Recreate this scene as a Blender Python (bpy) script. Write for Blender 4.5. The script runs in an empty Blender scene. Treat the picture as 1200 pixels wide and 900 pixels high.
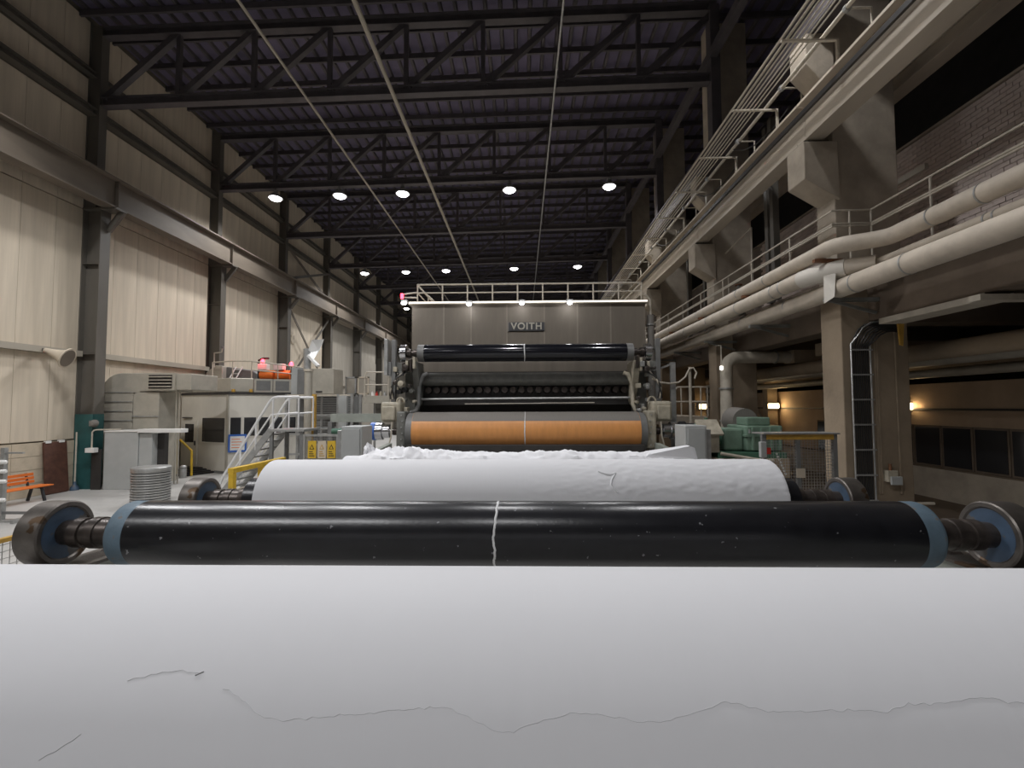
import bpy, math, random
from mathutils import Vector, Matrix, noise

random.seed(7)
scene = bpy.context.scene
col = scene.collection

# ------------------------------------------------------------------ camera, world, exposure
cam_data = bpy.data.cameras.new('camera')
cam = bpy.data.objects.new('camera', cam_data)
col.objects.link(cam)
cam_data.sensor_width = 36.0
cam_data.lens = 36.0 * 545.0 / 1200.0
cam_data.clip_start = 0.05
cam_data.clip_end = 400.0
CAM_YAW, CAM_PITCH, CAM_ROLL = math.radians(1.26), math.radians(2.73), math.radians(-0.2)
cam.matrix_world = (Matrix.Translation((0, 0, 2.85)) @ Matrix.Rotation(CAM_YAW, 4, 'Z')
                    @ Matrix.Rotation(math.pi / 2 + CAM_PITCH, 4, 'X') @ Matrix.Rotation(CAM_ROLL, 4, 'Z'))
scene.camera = cam

world = bpy.data.worlds.new('night')
scene.world = world
world.use_nodes = True
world.node_tree.nodes['Background'].inputs[0].default_value = (0.75, 0.8, 1.0, 1)
world.node_tree.nodes['Background'].inputs[1].default_value = 0.004

scene.view_settings.view_transform = 'Standard'
scene.view_settings.look = 'None'
scene.view_settings.gamma = 1.0
scene.view_settings.use_curve_mapping = False
scene.view_settings.exposure = 0.0
LAMP_W = 900.0          # one high-bay lamp
LAMP_COLOUR = (0.97, 0.97, 0.985)
LAMP_GAIN = {-12.5: 1.55, -9.2: 1.5, -6.0: 1.2, -0.6: 1.0, 4.4: 1.0}     # stronger lamps over the open floor side

# ------------------------------------------------------------------ materials
def srgb(r, g, b):
    return tuple((c / 255 / 12.92) if c / 255 <= 0.04045 else ((c / 255 + 0.055) / 1.055) ** 2.4 for c in (r, g, b))

def mat(name, c, rough=0.6, metal=0.0, var=0.12, scale=2.5, stretch=(1, 1, 1), bump=0.0, bscale=40.0,
        emit=None, strength=0.0, coat=0.0, spots=None, spec=0.5, bstretch=(1, 1, 1)):
    m = bpy.data.materials.new(name)
    m.use_nodes = True
    nt = m.node_tree
    b = nt.nodes['Principled BSDF']
    b.inputs['Roughness'].default_value = rough
    b.inputs['Metallic'].default_value = metal
    b.inputs['Specular IOR Level'].default_value = spec
    if coat:
        b.inputs['Coat Weight'].default_value = coat
        b.inputs['Coat Roughness'].default_value = 0.15
    tc = nt.nodes.new('ShaderNodeTexCoord')
    mp = nt.nodes.new('ShaderNodeMapping')
    mp.inputs['Scale'].default_value = stretch
    nt.links.new(tc.outputs['Object'], mp.inputs[0])
    n = nt.nodes.new('ShaderNodeTexNoise')
    n.inputs['Scale'].default_value = scale
    n.inputs['Detail'].default_value = 6
    n.inputs['Roughness'].default_value = 0.6
    nt.links.new(mp.outputs[0], n.inputs['Vector'])
    r = nt.nodes.new('ShaderNodeValToRGB')
    r.color_ramp.elements[0].position = 0.3
    r.color_ramp.elements[1].position = 0.7
    r.color_ramp.elements[0].color = (*[max(0, x * (1 - var)) for x in c], 1)
    r.color_ramp.elements[1].color = (*[min(1, x * (1 + var)) for x in c], 1)
    nt.links.new(n.outputs['Fac'], r.inputs['Fac'])
    out = r.outputs['Color']
    if spots:                                   # small chips / stains of their own shape: (colour, scale, threshold)
        sc, ss, th = spots
        n2 = nt.nodes.new('ShaderNodeTexNoise')
        n2.inputs['Scale'].default_value = ss
        n2.inputs['Detail'].default_value = 3
        nt.links.new(tc.outputs['Object'], n2.inputs['Vector'])
        r2 = nt.nodes.new('ShaderNodeValToRGB')
        r2.color_ramp.elements[0].position = th
        r2.color_ramp.elements[1].position = th + 0.03
        nt.links.new(n2.outputs['Fac'], r2.inputs['Fac'])
        mx = nt.nodes.new('ShaderNodeMixRGB')
        nt.links.new(r2.outputs['Color'], mx.inputs['Fac'])
        nt.links.new(out, mx.inputs['Color1'])
        mx.inputs['Color2'].default_value = (*sc, 1)
        out = mx.outputs['Color']
    nt.links.new(out, b.inputs['Base Color'])
    if bump:
        mp2 = nt.nodes.new('ShaderNodeMapping')
        mp2.inputs['Scale'].default_value = bstretch
        nt.links.new(tc.outputs['Object'], mp2.inputs[0])
        n3 = nt.nodes.new('ShaderNodeTexNoise')
        n3.inputs['Scale'].default_value = bscale
        n3.inputs['Detail'].default_value = 4
        nt.links.new(mp2.outputs[0], n3.inputs['Vector'])
        bp = nt.nodes.new('ShaderNodeBump')
        bp.inputs['Strength'].default_value = bump
        bp.inputs['Distance'].default_value = 0.02
        nt.links.new(n3.outputs['Fac'], bp.inputs['Height'])
        nt.links.new(bp.outputs[0], b.inputs['Normal'])
    if emit:
        b.inputs['Emission Color'].default_value = (*emit, 1)
        b.inputs['Emission Strength'].default_value = strength
    return m

M = {}
M['cream'] = mat('cream_cladding', (0.56, 0.485, 0.38), 0.75, var=0.13, scale=1.2, stretch=(1, 3, 0.18), bump=0.03, bscale=8, bstretch=(1, 3, 0.2))
M['plinth'] = mat('painted_block', (0.47, 0.40, 0.30), 0.8, var=0.14, scale=3, bump=0.3, bscale=18)
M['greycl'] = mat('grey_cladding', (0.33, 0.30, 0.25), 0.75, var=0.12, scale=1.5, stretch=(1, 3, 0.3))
M['backing'] = mat('wall_backing', (0.16, 0.14, 0.11), 0.9, var=0.1)
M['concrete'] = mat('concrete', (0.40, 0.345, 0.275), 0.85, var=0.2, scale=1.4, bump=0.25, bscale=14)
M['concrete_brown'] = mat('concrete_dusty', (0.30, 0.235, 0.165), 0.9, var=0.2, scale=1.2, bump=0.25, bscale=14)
M['concrete_dark'] = mat('concrete_shaded', (0.14, 0.105, 0.075), 0.9, var=0.25, scale=1.0, bump=0.2, bscale=12)  # darker concrete, with the shade under the mezzanine put into the colour
M['lower_wall'] = mat('brown_wall_paint', (0.44, 0.335, 0.24), 0.85, var=0.12, scale=1.0)
M['floor'] = mat('floor_concrete', (0.46, 0.45, 0.43), 0.42, var=0.14, scale=0.7, bump=0.05, bscale=6)
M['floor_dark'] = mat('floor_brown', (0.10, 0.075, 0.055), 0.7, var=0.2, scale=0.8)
M['roofdeck'] = mat('roof_deck', (0.12, 0.105, 0.165), 0.85, var=0.2, scale=1)  # bluish tint puts the haze over the ceiling into the colour
M['truss'] = mat('truss_steel', (0.075, 0.066, 0.07), 0.65, var=0.2, scale=2)
M['column'] = mat('column_steel', (0.105, 0.095, 0.08), 0.55, var=0.18, scale=1.2, stretch=(1, 1, 0.3))
M['teal'] = mat('teal_paint', (0.02, 0.085, 0.085), 0.5, var=0.25, scale=2)
M['crane'] = mat('crane_beam_paint', (0.145, 0.12, 0.093), 0.65, var=0.2, scale=1.2, stretch=(1, 0.3, 1))
M['crane_pale'] = mat('crane_beam_pale', (0.46, 0.40, 0.32), 0.6, var=0.15, scale=1, stretch=(1, 0.3, 1))
M['girt_pale'] = mat('girt_paint', (0.36, 0.325, 0.265), 0.6, var=0.15, scale=1, stretch=(1, 0.3, 1))
M['lagging'] = mat('pipe_lagging', (0.56, 0.49, 0.40), 0.65, var=0.12, scale=3, bump=0.15, bscale=10)
M['conduit'] = mat('conduit_paint', (0.50, 0.45, 0.37), 0.5, var=0.15, scale=4)
M['grey'] = mat('grey_paint', (0.40, 0.41, 0.40), 0.5, var=0.07, scale=2)
M['grey_dark'] = mat('grey_dark_paint', (0.17, 0.17, 0.165), 0.5, var=0.15, scale=3)
M['seam'] = mat('seam_strip', (0.25, 0.22, 0.18), 0.5, var=0.1)
M['grey_black'] = mat('sign_grey', (0.055, 0.055, 0.058), 0.5, var=0.15, scale=4)
M['hood'] = mat('hood_panel', (0.175, 0.15, 0.12), 0.55, metal=0.15, var=0.15, scale=1.6, stretch=(1.5, 1, 0.25), bump=0.03)
M['alu'] = mat('aluminium', (0.80, 0.80, 0.80), 0.32, metal=0.3, var=0.08, scale=5)
M['galv'] = mat('galvanised', (0.42, 0.42, 0.41), 0.42, metal=0.6, var=0.18, scale=6)
M['duct'] = mat('duct_sheet', (0.46, 0.43, 0.365), 0.45, metal=0.3, var=0.13, scale=2)
M['white'] = mat('white_paint', (0.74, 0.73, 0.70), 0.5, var=0.06, scale=2)
M['cabin'] = mat('cabin_panel', (0.64, 0.61, 0.54), 0.6, var=0.09, scale=1.2, stretch=(1, 1, 0.4))
M['yellow'] = mat('yellow_paint', (0.62, 0.40, 0.03), 0.5, var=0.15, scale=5)
M['ochre'] = mat('ochre_paint', (0.48, 0.28, 0.05), 0.6, var=0.2, scale=5)
M['orange'] = mat('orange_wood', (0.62, 0.15, 0.02), 0.5, var=0.15, scale=6, stretch=(1, 0.3, 1))
M['orange2'] = mat('orange_plastic', (0.78, 0.20, 0.03), 0.45, var=0.1)
M['brownwood'] = mat('brown_board', (0.085, 0.035, 0.022), 0.7, var=0.3, scale=6)
M['black'] = mat('black_paint', (0.018, 0.018, 0.02), 0.5, var=0.2)
M['void'] = mat('near_black', (0.03, 0.027, 0.025), 0.6, var=0.3)
M['rubber'] = mat('black_roll_cover', (0.012, 0.0122, 0.0145), 0.28, var=0.25, scale=6, bump=0.05, bscale=30,
                  spots=((0.22, 0.22, 0.23), 17, 0.705), spec=0.55)
M['rubber_far'] = mat('black_roll_gloss', (0.009, 0.0095, 0.013), 0.13, var=0.2, scale=6, spec=0.6)
M['bluering'] = mat('worn_blue_paint', (0.115, 0.17, 0.215), 0.55, var=0.22, scale=4, bump=0.1,
                    spots=((0.16, 0.15, 0.14), 7, 0.62))
M['bluehub'] = mat('hub_blue_paint', (0.052, 0.085, 0.135), 0.5, var=0.35, scale=5, spots=((0.10, 0.095, 0.09), 6, 0.57))
M['wheelsteel'] = mat('worn_wheel_steel', (0.15, 0.135, 0.122), 0.42, metal=0.75, var=0.35, scale=3.5,
                      spots=((0.10, 0.065, 0.04), 5, 0.6))
M['journal'] = mat('oily_steel', (0.075, 0.062, 0.055), 0.36, metal=0.6, var=0.45, scale=7)
M['paper'] = mat('white_paper', (0.685, 0.685, 0.70), 0.72, var=0.015, scale=1.2, bump=0.05, bscale=22, bstretch=(1, 0.2, 0.2), spec=0.25)
M['paper_loose'] = mat('loose_paper', (0.78, 0.78, 0.80), 0.75, var=0.02, scale=3, bump=0.05, bscale=30, spec=0.25)
M['crease'] = mat('crease_paper', (0.42, 0.42, 0.43), 0.8, var=0.05)
M['mark'] = mat('white_mark', (0.70, 0.70, 0.70), 0.7, var=0.15, scale=20)
M['brownroll'] = mat('brown_roll', (0.66, 0.29, 0.09), 0.42, var=0.08, scale=2, stretch=(3, 1, 1))
M['grey_warm'] = mat('warm_grey', (0.20, 0.185, 0.165), 0.7, var=0.06, scale=6, stretch=(8, 1, 1))
M['machine'] = mat('machine_grey', (0.16, 0.16, 0.145), 0.5, var=0.25, scale=4)
M['machine_cream'] = mat('machine_cream', (0.40, 0.36, 0.28), 0.55, var=0.25, scale=5)
M['railgreen'] = mat('rail_beam_paint', (0.33, 0.35, 0.31), 0.5, var=0.2, scale=2)
M['green'] = mat('green_paint', (0.16, 0.24, 0.18), 0.45, var=0.18, scale=3)
M['green_dk'] = mat('green_dark_paint', (0.06, 0.15, 0.10), 0.5, var=0.2, scale=3)
M['brass'] = mat('chrome_steel', (0.55, 0.55, 0.56), 0.2, metal=0.95, var=0.1)
M['blue'] = mat('blue_paint', (0.03, 0.12, 0.45), 0.4, var=0.1)
M['red'] = mat('red_paint', (0.5, 0.03, 0.02), 0.5, var=0.1)
M['rust'] = mat('rusty_steel', (0.17, 0.075, 0.035), 0.8, var=0.3, scale=8)
M['cable'] = mat('black_cable', (0.03, 0.028, 0.026), 0.6, var=0.2)
M['brick'] = mat('painted_brick', (0.62, 0.52, 0.47), 0.85, var=0.22, scale=1.1, bump=0.2, bscale=25)
M['mortar'] = mat('mortar', (0.20, 0.165, 0.14), 0.9, var=0.15)
M['tape'] = mat('pipe_wrap', (0.68, 0.64, 0.57), 0.6, var=0.06)
M['foil'] = mat('reflector_foil', (0.85, 0.85, 0.84), 0.3, metal=0.3, var=0.05)
M['lens'] = mat('lamp_glow', (1, 1, 1), 0.4, emit=(1.0, 0.98, 1.0), strength=14.0)
M['lens_warm'] = mat('lamp_glow_warm', (1, 0.9, 0.7), 0.4, emit=(1.0, 0.72, 0.36), strength=22.0)
M['lens_red'] = mat('beacon_glow', (1, 0.1, 0.1), 0.4, emit=(1.0, 0.03, 0.06), strength=10.0)
M['strip'] = mat('strip_glow', (1, 1, 0.95), 0.4, emit=(1.0, 0.95, 0.86), strength=1.3)

def glass_mat():
    m = bpy.data.materials.new('dark_glass')
    m.use_nodes = True
    b = m.node_tree.nodes['Principled BSDF']
    b.inputs['Base Color'].default_value = (0.03, 0.03, 0.032, 1)
    b.inputs['Roughness'].default_value = 0.08
    return m
M['glass'] = glass_mat()

# ------------------------------------------------------------------ mesh builder
WL = {}      # world origin of every parent

class MB:
    def __init__(self):
        self.v, self.f = [], []
    def add(self, vs, fs):
        o = len(self.v)
        self.v += [Vector(p) for p in vs]
        self.f += [tuple(i + o for i in f) for f in fs]
        return self
    def box(self, x0, x1, y0, y1, z0, z1):
        return self.add([(x0, y0, z0), (x1, y0, z0), (x1, y1, z0), (x0, y1, z0), (x0, y0, z1), (x1, y0, z1), (x1, y1, z1), (x0, y1, z1)],
                        [(0, 3, 2, 1), (4, 5, 6, 7), (0, 1, 5, 4), (1, 2, 6, 5), (2, 3, 7, 6), (3, 0, 4, 7)])
    def bar(self, p0, p1, w, h, up=(0, 0, 1)):
        p0, p1 = Vector(p0), Vector(p1)
        d = (p1 - p0).normalized()
        u = Vector(up)
        if abs(d.dot(u)) > 0.98:
            u = Vector((0, 1, 0))
        s = d.cross(u).normalized() * w / 2
        u = s.cross(d).normalized() * h / 2
        vs = [p + a * s + b * u for p in (p0, p1) for a, b in ((-1, -1), (1, -1), (1, 1), (-1, 1))]
        return self.add(vs, [(3, 2, 1, 0), (4, 5, 6, 7), (0, 1, 5, 4), (1, 2, 6, 5), (2, 3, 7, 6), (3, 0, 4, 7)])
    def tube(self, pts, r, n=10):
        pts = [Vector(p) for p in pts]
        rs = r if isinstance(r, (list, tuple)) else [r] * len(pts)
        vs, fs = [], []
        ref = None
        for i, p in enumerate(pts):
            d = ((pts[min(i + 1, len(pts) - 1)] - p).normalized() + (p - pts[max(i - 1, 0)]).normalized())
            d = d.normalized()
            if ref is None or abs(ref.dot(d)) > 0.99:
                ref = Vector((0, 0, 1)) if abs(d.z) < 0.9 else Vector((0, 1, 0))
            a = d.cross(ref).normalized()
            b = a.cross(d).normalized()
            ref = b
            for k in range(n):
                t = 2 * math.pi * k / n
                vs.append(p + (a * math.cos(t) + b * math.sin(t)) * rs[i])
        for i in range(len(pts) - 1):
            for k in range(n):
                k2 = (k + 1) % n
                fs.append((i * n + k, i * n + k2, (i + 1) * n + k2, (i + 1) * n + k))
        fs.append(tuple(range(n - 1, -1, -1)))
        fs.append(tuple((len(pts) - 1) * n + k for k in range(n)))
        return self.add(vs, fs)
    def lathe(self, o, axis, prof, n=32, a0=0.0, a1=2 * math.pi):
        """prof: (t along axis, radius); revolved about axis through o"""
        o = Vector(o)
        ax = {'x': Vector((1, 0, 0)), 'y': Vector((0, 1, 0)), 'z': Vector((0, 0, 1))}[axis]
        e1 = {'x': Vector((0, 1, 0)), 'y': Vector((0, 0, 1)), 'z': Vector((1, 0, 0))}[axis]
        e2 = ax.cross(e1)
        full = abs(a1 - a0 - 2 * math.pi) < 1e-6
        m = n if full else n + 1
        vs, fs = [], []
        for t, r in prof:
            for k in range(m):
                a = a0 + (a1 - a0) * k / n
                vs.append(o + ax * t + (e1 * math.cos(a) + e2 * math.sin(a)) * r)
        for i in range(len(prof) - 1):
            for k in range(n):
                k2 = (k + 1) % m
                fs.append((i * m + k, i * m + k2, (i + 1) * m + k2, (i + 1) * m + k))
        if full:
            if prof[0][1] > 1e-6: fs.append(tuple(range(m - 1, -1, -1)))
            if prof[-1][1] > 1e-6: fs.append(tuple((len(prof) - 1) * m + k for k in range(m)))
        return self.add(vs, fs)
    def prism(self, pts, axis, a0, a1):
        """polygon pts in the plane across axis (x:(y,z) y:(x,z) z:(x,y)) from a0 to a1"""
        def q(p, a):
            return {'x': (a, p[0], p[1]), 'y': (p[0], a, p[1]), 'z': (p[0], p[1], a)}[axis]
        n = len(pts)
        vs = [q(p, a0) for p in pts] + [q(p, a1) for p in pts]
        fs = [tuple(range(n)), tuple(range(2 * n - 1, n - 1, -1))] + [(i, i + n, (i + 1) % n + n, (i + 1) % n) for i in range(n)]
        return self.add(vs, fs)
    def build(self, name, m, parent=None, smooth=False, bevel=0.0, kind=None, label=None, origin=None):
        lo = Vector([min(p[i] for p in self.v) for i in range(3)])
        hi = Vector([max(p[i] for p in self.v) for i in range(3)])
        c = Vector(origin) if origin is not None else Vector(((lo.x + hi.x) / 2, (lo.y + hi.y) / 2, lo.z if parent is None else (lo.z + hi.z) / 2))
        me = bpy.data.meshes.new(name)
        me.from_pydata([p - c for p in self.v], [], self.f)
        import bmesh
        bm = bmesh.new(); bm.from_mesh(me)
        bmesh.ops.recalc_face_normals(bm, faces=bm.faces)
        bm.to_mesh(me); bm.free()
        me.materials.append(M[m])
        if smooth:
            me.polygons.foreach_set('use_smooth', [True] * len(me.polygons))
            me.set_sharp_from_angle(angle=math.radians(40))
        o = bpy.data.objects.new(name, me)
        col.objects.link(o)
        WL[o.name] = c
        if parent is not None:
            o.parent = parent
            o.location = c - WL[parent.name]
        else:
            o.location = c
        if bevel:
            md = o.modifiers.new('bevel', 'BEVEL')
            md.width = bevel; md.segments = 2; md.limit_method = 'ANGLE'
        if kind: o['kind'] = kind
        if label: o['label'] = label
        return o

def tag(o, label, cat, group=None, kind=None):
    o['label'] = label
    o['category'] = cat
    if group: o['group'] = group
    if kind: o['kind'] = kind
    return o

def thing(name, label, cat, loc, group=None):
    o = bpy.data.objects.new(name, None)
    col.objects.link(o)
    o.empty_display_size = 0.2
    o.location = loc
    WL[o.name] = Vector(loc)
    return tag(o, label, cat, group)

def dup(root, loc, label=None, group=None):
    r = root.copy(); col.objects.link(r); r.location = loc
    WL[r.name] = Vector(loc)
    if label: r['label'] = label
    if group: r['group'] = group
    for ch in list(root.children):
        c = ch.copy(); col.objects.link(c); c.parent = r
        for g in list(ch.children):
            d = g.copy(); col.objects.link(d); d.parent = c
    return r

def share(o, parent, loc):
    """another copy of one part (shared mesh) at world place loc"""
    c = o.copy(); col.objects.link(c)
    c.parent = parent
    c.location = Vector(loc) - WL[parent.name]
    WL[c.name] = Vector(loc)
    return c

def box(name, m, parent, x0, x1, y0, y1, z0, z1, bevel=0.0, **k):
    return MB().box(x0, x1, y0, y1, z0, z1).build(name, m, parent, bevel=bevel, **k)

def pipe(name, m, parent, pts, r, n=10, **k):
    return MB().tube(pts, r, n).build(name, m, parent, smooth=True, **k)

def arc(c, r, a0, a1, plane, n=8):
    out = []
    for i in range(n + 1):
        a = math.radians(a0 + (a1 - a0) * i / n)
        u, w = r * math.cos(a), r * math.sin(a)
        c3 = Vector(c)
        out.append(c3 + {'xy': Vector((u, w, 0)), 'xz': Vector((u, 0, w)), 'yz': Vector((0, u, w))}[plane])
    return out

def ibeam(mb, p0, p1, w, h, t=0.03):
    """steel I section laid from p0 to p1 (p = mid height), flanges level"""
    p0, p1 = Vector(p0), Vector(p1)
    d = (p1 - p0).normalized()
    up = Vector((0, 0, 1))
    up = (up - d * up.dot(d)).normalized()
    mb.bar(p0, p1, t * 0.8, h - 2 * t)
    mb.bar(p0 + up * (h / 2 - t / 2), p1 + up * (h / 2 - t / 2), w, t)
    mb.bar(p0 - up * (h / 2 - t / 2), p1 - up * (h / 2 - t / 2), w, t)
    return mb

ORD = ['first', 'second', 'third', 'fourth', 'fifth', 'sixth', 'seventh', 'eighth', 'ninth', 'tenth', 'eleventh', 'twelfth']
BAY = 6.7
COLS_L = [16.3 + BAY * k for k in range(-1, 8)]        # steel wall columns and roof trusses
COLS_R = [10.5 + BAY * k for k in range(-1, 6)]        # near faces of the concrete columns
def rise(x): return 0.0217 * (x + 15.5)

# ------------------------------------------------------------------ the setting: floor, walls, roof
Y0, Y1 = -26.0, 72.0
fl = box('floor', 'floor', None, -15.85, 16.2, Y0, Y1, -0.2, 0.0)
tag(fl, 'smooth grey concrete hall floor', 'floor', kind='structure')
wl_ = box('wall_left', 'backing', None, -16.15, -15.86, Y0, Y1, 0.0, 17.4)
tag(wl_, 'cream clad long wall with steel columns', 'wall', kind='structure')
wb = box('wall_back', 'backing', None, -15.85, 16.2, Y1, Y1 + 0.3, 0, 18.2)
tag(wb, 'distant dark end wall of the hall', 'wall', kind='structure')
wf = box('wall_front', 'cream', None, -15.85, 16.2, Y0 - 0.3, Y0, 0, 18.2)
tag(wf, 'end wall behind the paper rolls', 'wall', kind='structure')
wr = box('wall_right', 'void', None, 16.2, 16.5, Y0, Y1, 0, 18.4)  # near-black colour stands in for the unlit void above the brick wall
tag(wr, 'dark outer wall beyond the mezzanine', 'wall', kind='structure')

# cladding panels of the long wall, bay by bay
LEVELS = [(0.0, 1.72, 'plinth'), (1.76, 4.66, 'cream'), (4.84, 10.0, 'cream'), (10.03, 13.45, 'cream'), (13.72, 14.85, 'cream'), (15.1, 17.0, 'cream')]
protos = {}
for b in range(len(COLS_L)):
    ya = COLS_L[b] + 0.02
    npan = 6 if b < 4 else 2
    for li, (za, zb, mm) in enumerate(LEVELS):
        if li == 0 and b < 3:
            n2, rows = 6, 4
        else:
            n2, rows = npan, 1
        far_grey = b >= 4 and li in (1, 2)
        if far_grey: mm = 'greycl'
        if b == 4 and li == 2: rows = 1
        for j in range(n2):
            for rr in range(rows):
                w = (BAY - 0.04) / n2
                h = (zb - za) / rows
                key = (n2, rows, li, far_grey)
                zc = za + rr * h
                yy = ya + (j + 0.5) * w
                if key not in protos:
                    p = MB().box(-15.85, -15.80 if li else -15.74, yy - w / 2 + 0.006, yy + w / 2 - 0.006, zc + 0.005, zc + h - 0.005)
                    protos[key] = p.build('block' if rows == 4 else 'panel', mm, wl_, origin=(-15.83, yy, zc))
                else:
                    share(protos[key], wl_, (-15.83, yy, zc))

# grey door-sized panels low on the far bays
for b, y in enumerate(COLS_L[5:8]):
    t = thing('sectional_door', 'tall grey sectional door panelled in a grid, %s past the cross-braced bay' % ORD[b], 'door', (-15.7, y - BAY / 2 + BAY, 0))
    for r in range(4):
        for j in range(3):
            ya = y + 0.5 + j * 1.9
            box('panel', 'greycl', t, -15.72, -15.66, ya + 0.015, ya + 1.885, 0.02 + r * 1.85, 1.84 + r * 1.85)

# roof: deck, ribs, purlins
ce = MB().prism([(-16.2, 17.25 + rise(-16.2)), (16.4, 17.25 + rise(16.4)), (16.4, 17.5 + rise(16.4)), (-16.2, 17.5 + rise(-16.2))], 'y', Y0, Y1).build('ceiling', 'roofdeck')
tag(ce, 'dark ribbed steel roof deck', 'ceiling', kind='structure')
rib0 = None
for k in range(58):
    x = -15.6 + k * 0.55
    p = (x, 0, 17.25 + rise(x))
    if rib0 is None:
        rib0 = MB().prism([(x - 0.09, p[2] + 0.02), (x - 0.05, p[2] - 0.11), (x + 0.05, p[2] - 0.11), (x + 0.09, p[2] + 0.02)], 'y', 6, Y1).build('deck_rib', 'truss', ce, origin=p)
    else:
        share(rib0, ce, p)
pur0 = None
for k in range(48):
    y = 9.0 + k * 1.34
    if pur0 is None:
        m_ = MB().bar((-15.8, y, 17.0 + rise(-15.8)), (16.0, y, 17.0 + rise(16.0)), 0.09, 0.22)
        pur0 = m_.build('purlin', 'truss', ce, origin=(0, y, 17.0))
    else:
        share(pur0, ce, (0, y, 17.0))

# ------------------------------------------------------------------ wall columns, girts, crane beam, braces
def wall_column(y, label, teal=False):
    t = thing('steel_column', label, 'column', (-15.45, y, 0), 'steel wall columns')
    xa, xb = -15.80, -15.12
    box('flange', 'column', t, xb - 0.04, xb, y - 0.2, y + 0.2, 0, 10.05)
    box('flange', 'column', t, xa, xa + 0.04, y - 0.2, y + 0.2, 0, 17.0)
    box('web', 'column', t, xa + 0.04, xb - 0.04, y - 0.02, y + 0.02, 0, 10.05)
    box('upper_shaft', 'column', t, xa + 0.04, xa + 0.42, y - 0.16, y + 0.16, 10.05, 16.9)
    for z in (2.6, 4.75, 8.0):
        box('stiffener', 'column', t, xa + 0.04, xb - 0.04, y - 0.19, y + 0.19, z, z + 0.02)
    box('cap_plate', 'column', t, xa, -14.55, y - 0.22, y + 0.22, 9.98, 10.05)
    if teal:
        box('painted_casing', 'teal', t, xa + 0.05, xb + 0.012, y - 0.235, y - 0.2, 0.0, 2.62, label='teal painted lower casing')
        box('painted_casing', 'teal', t, xb, xb + 0.012, y - 0.21, y + 0.21, 0.0, 2.62)
    return t
for i, y in enumerate(COLS_L):
    if i == 0: lab = 'steel wall column standing before the orange bench, outside the bay'
    elif i == 1: lab = 'steel wall column with teal lower casing beside the brown board'
    else: lab = 'dark steel wall column, %s along the wall past the teal one' % ORD[i - 2]
    wall_column(y, lab, i == 1)

def girt(z, h, w, label, m='column', x=-15.62, gap=0.155, y_end=None, flat=False):
    """a line of spans, each fixed between two wall columns"""
    t = thing('wall_girt', label, 'steel beam', (x, 30, z - h / 2))
    for y in [COLS_L[0] - BAY] + COLS_L:
        ya, yb = y + gap, min(y + BAY - gap, Y1)
        if y_end and ya > y_end: continue
        if flat:
            box('span', m, t, x - w / 2, x + w / 2, ya, yb, z - h / 2, z + h / 2)
        else:
            q_ = MB(); ibeam(q_, (x, ya, z), (x, yb, z), w, h); q_.build('span', m, t)
    return t
girt(13.6, 0.26, 0.34, 'long dark steel girt along the wall at truss level')
girt(15.0, 0.22, 0.24, 'long dark steel girt high under the roof edge')
girt(4.76, 0.2, 0.2, 'long pale steel girt at horn loudspeaker height', 'girt_pale', -15.70, 0.195, 42.0, True)

t = thing('crane_runway', 'long brown steel crane runway beam carried on the wall columns', 'crane beam', (-14.85, 30, 10.05))
for i in range(-1, len(COLS_L)):
    ya = COLS_L[i] if i >= 0 else COLS_L[0] - BAY
    m_ = MB(); ibeam(m_, (-14.85, ya + 0.01, 10.6), (-14.85, ya + BAY - 0.01, 10.6), 0.5, 1.1, 0.05)
    m_.box(-15.0, -14.7, ya + 0.02, ya + 0.05, 10.1, 11.1)
    m_.build('beam_span', 'crane', t)
box('crane_rail', 'wheelsteel', t, -14.9, -14.8, 3, Y1, 11.15, 11.26)
box('walkway_plate', 'column', t, -15.36, -15.08, 3, Y1, 11.1, 11.16)
for i, y in enumerate(COLS_L):
    MB().bar((-15.12, y + 0.1, 9.3), (-14.6, y + 0.1, 9.98), 0.12, 0.2).build('bracket', 'column', t)

def xbrace(y0, y1, z0, z1, label):
    t = thing('cross_brace', label, 'brace', (-15.45, (y0 + y1) / 2, z0))
    MB().bar((-15.3, y0, z0), (-15.3, y1, z1), 0.05, 0.16).build('diagonal', 'column', t)
    MB().bar((-15.42, y0, z1), (-15.42, y1, z0), 0.05, 0.18).build('diagonal', 'crane', t)
xbrace(COLS_L[3] + .2, COLS_L[4] - .2, 4.4, 9.7, 'large steel cross brace on the cream wall behind the reflector')
xbrace(COLS_L[3] + .2, COLS_L[4] - .2, 11.3, 13.4, 'steel cross brace above the crane runway beam')

# ------------------------------------------------------------------ roof trusses
def truss(y, label):
    t = thing('roof_truss', label, 'roof truss', (-4, y, 14.0), 'roof trusses')
    xa, xb, n = -15.4, 7.05, 8
    zb = lambda x: 14.05 + rise(x)
    zt = lambda x: 16.7 + rise(x)
    m_ = MB(); ibeam(m_, (xa, y, zb(xa)), (xb, y, zb(xb)), 0.3, 0.34, 0.04); m_.build('bottom_chord', 'truss', t)
    m_ = MB(); ibeam(m_, (xa, y, zt(xa)), (xb, y, zt(xb)), 0.3, 0.36, 0.04); m_.build('top_chord', 'truss', t)
    w = (xb - xa) / n
    for k in range(n):
        x = xa + k * w
        MB().bar((x + 0.1, y, zb(x) + 0.15), (x + w - 0.05, y, zt(x + w) - 0.15), 0.2, 0.2).build('diagonal', 'truss', t)
        MB().bar((x + w, y, zb(x + w) + 0.1), (x + w, y, zt(x + w) - 0.1), 0.15, 0.15).build('vertical', 'truss', t)
    return t
truss(-3.8, 'dark steel roof truss behind the nearest paper roll')
truss(9.6, 'dark steel roof truss high above the near paper rolls')
for i, y in enumerate(COLS_L[1:], 0):
    truss(y, 'dark steel roof truss, %s along from the teal-cased column' % ORD[i])

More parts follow.
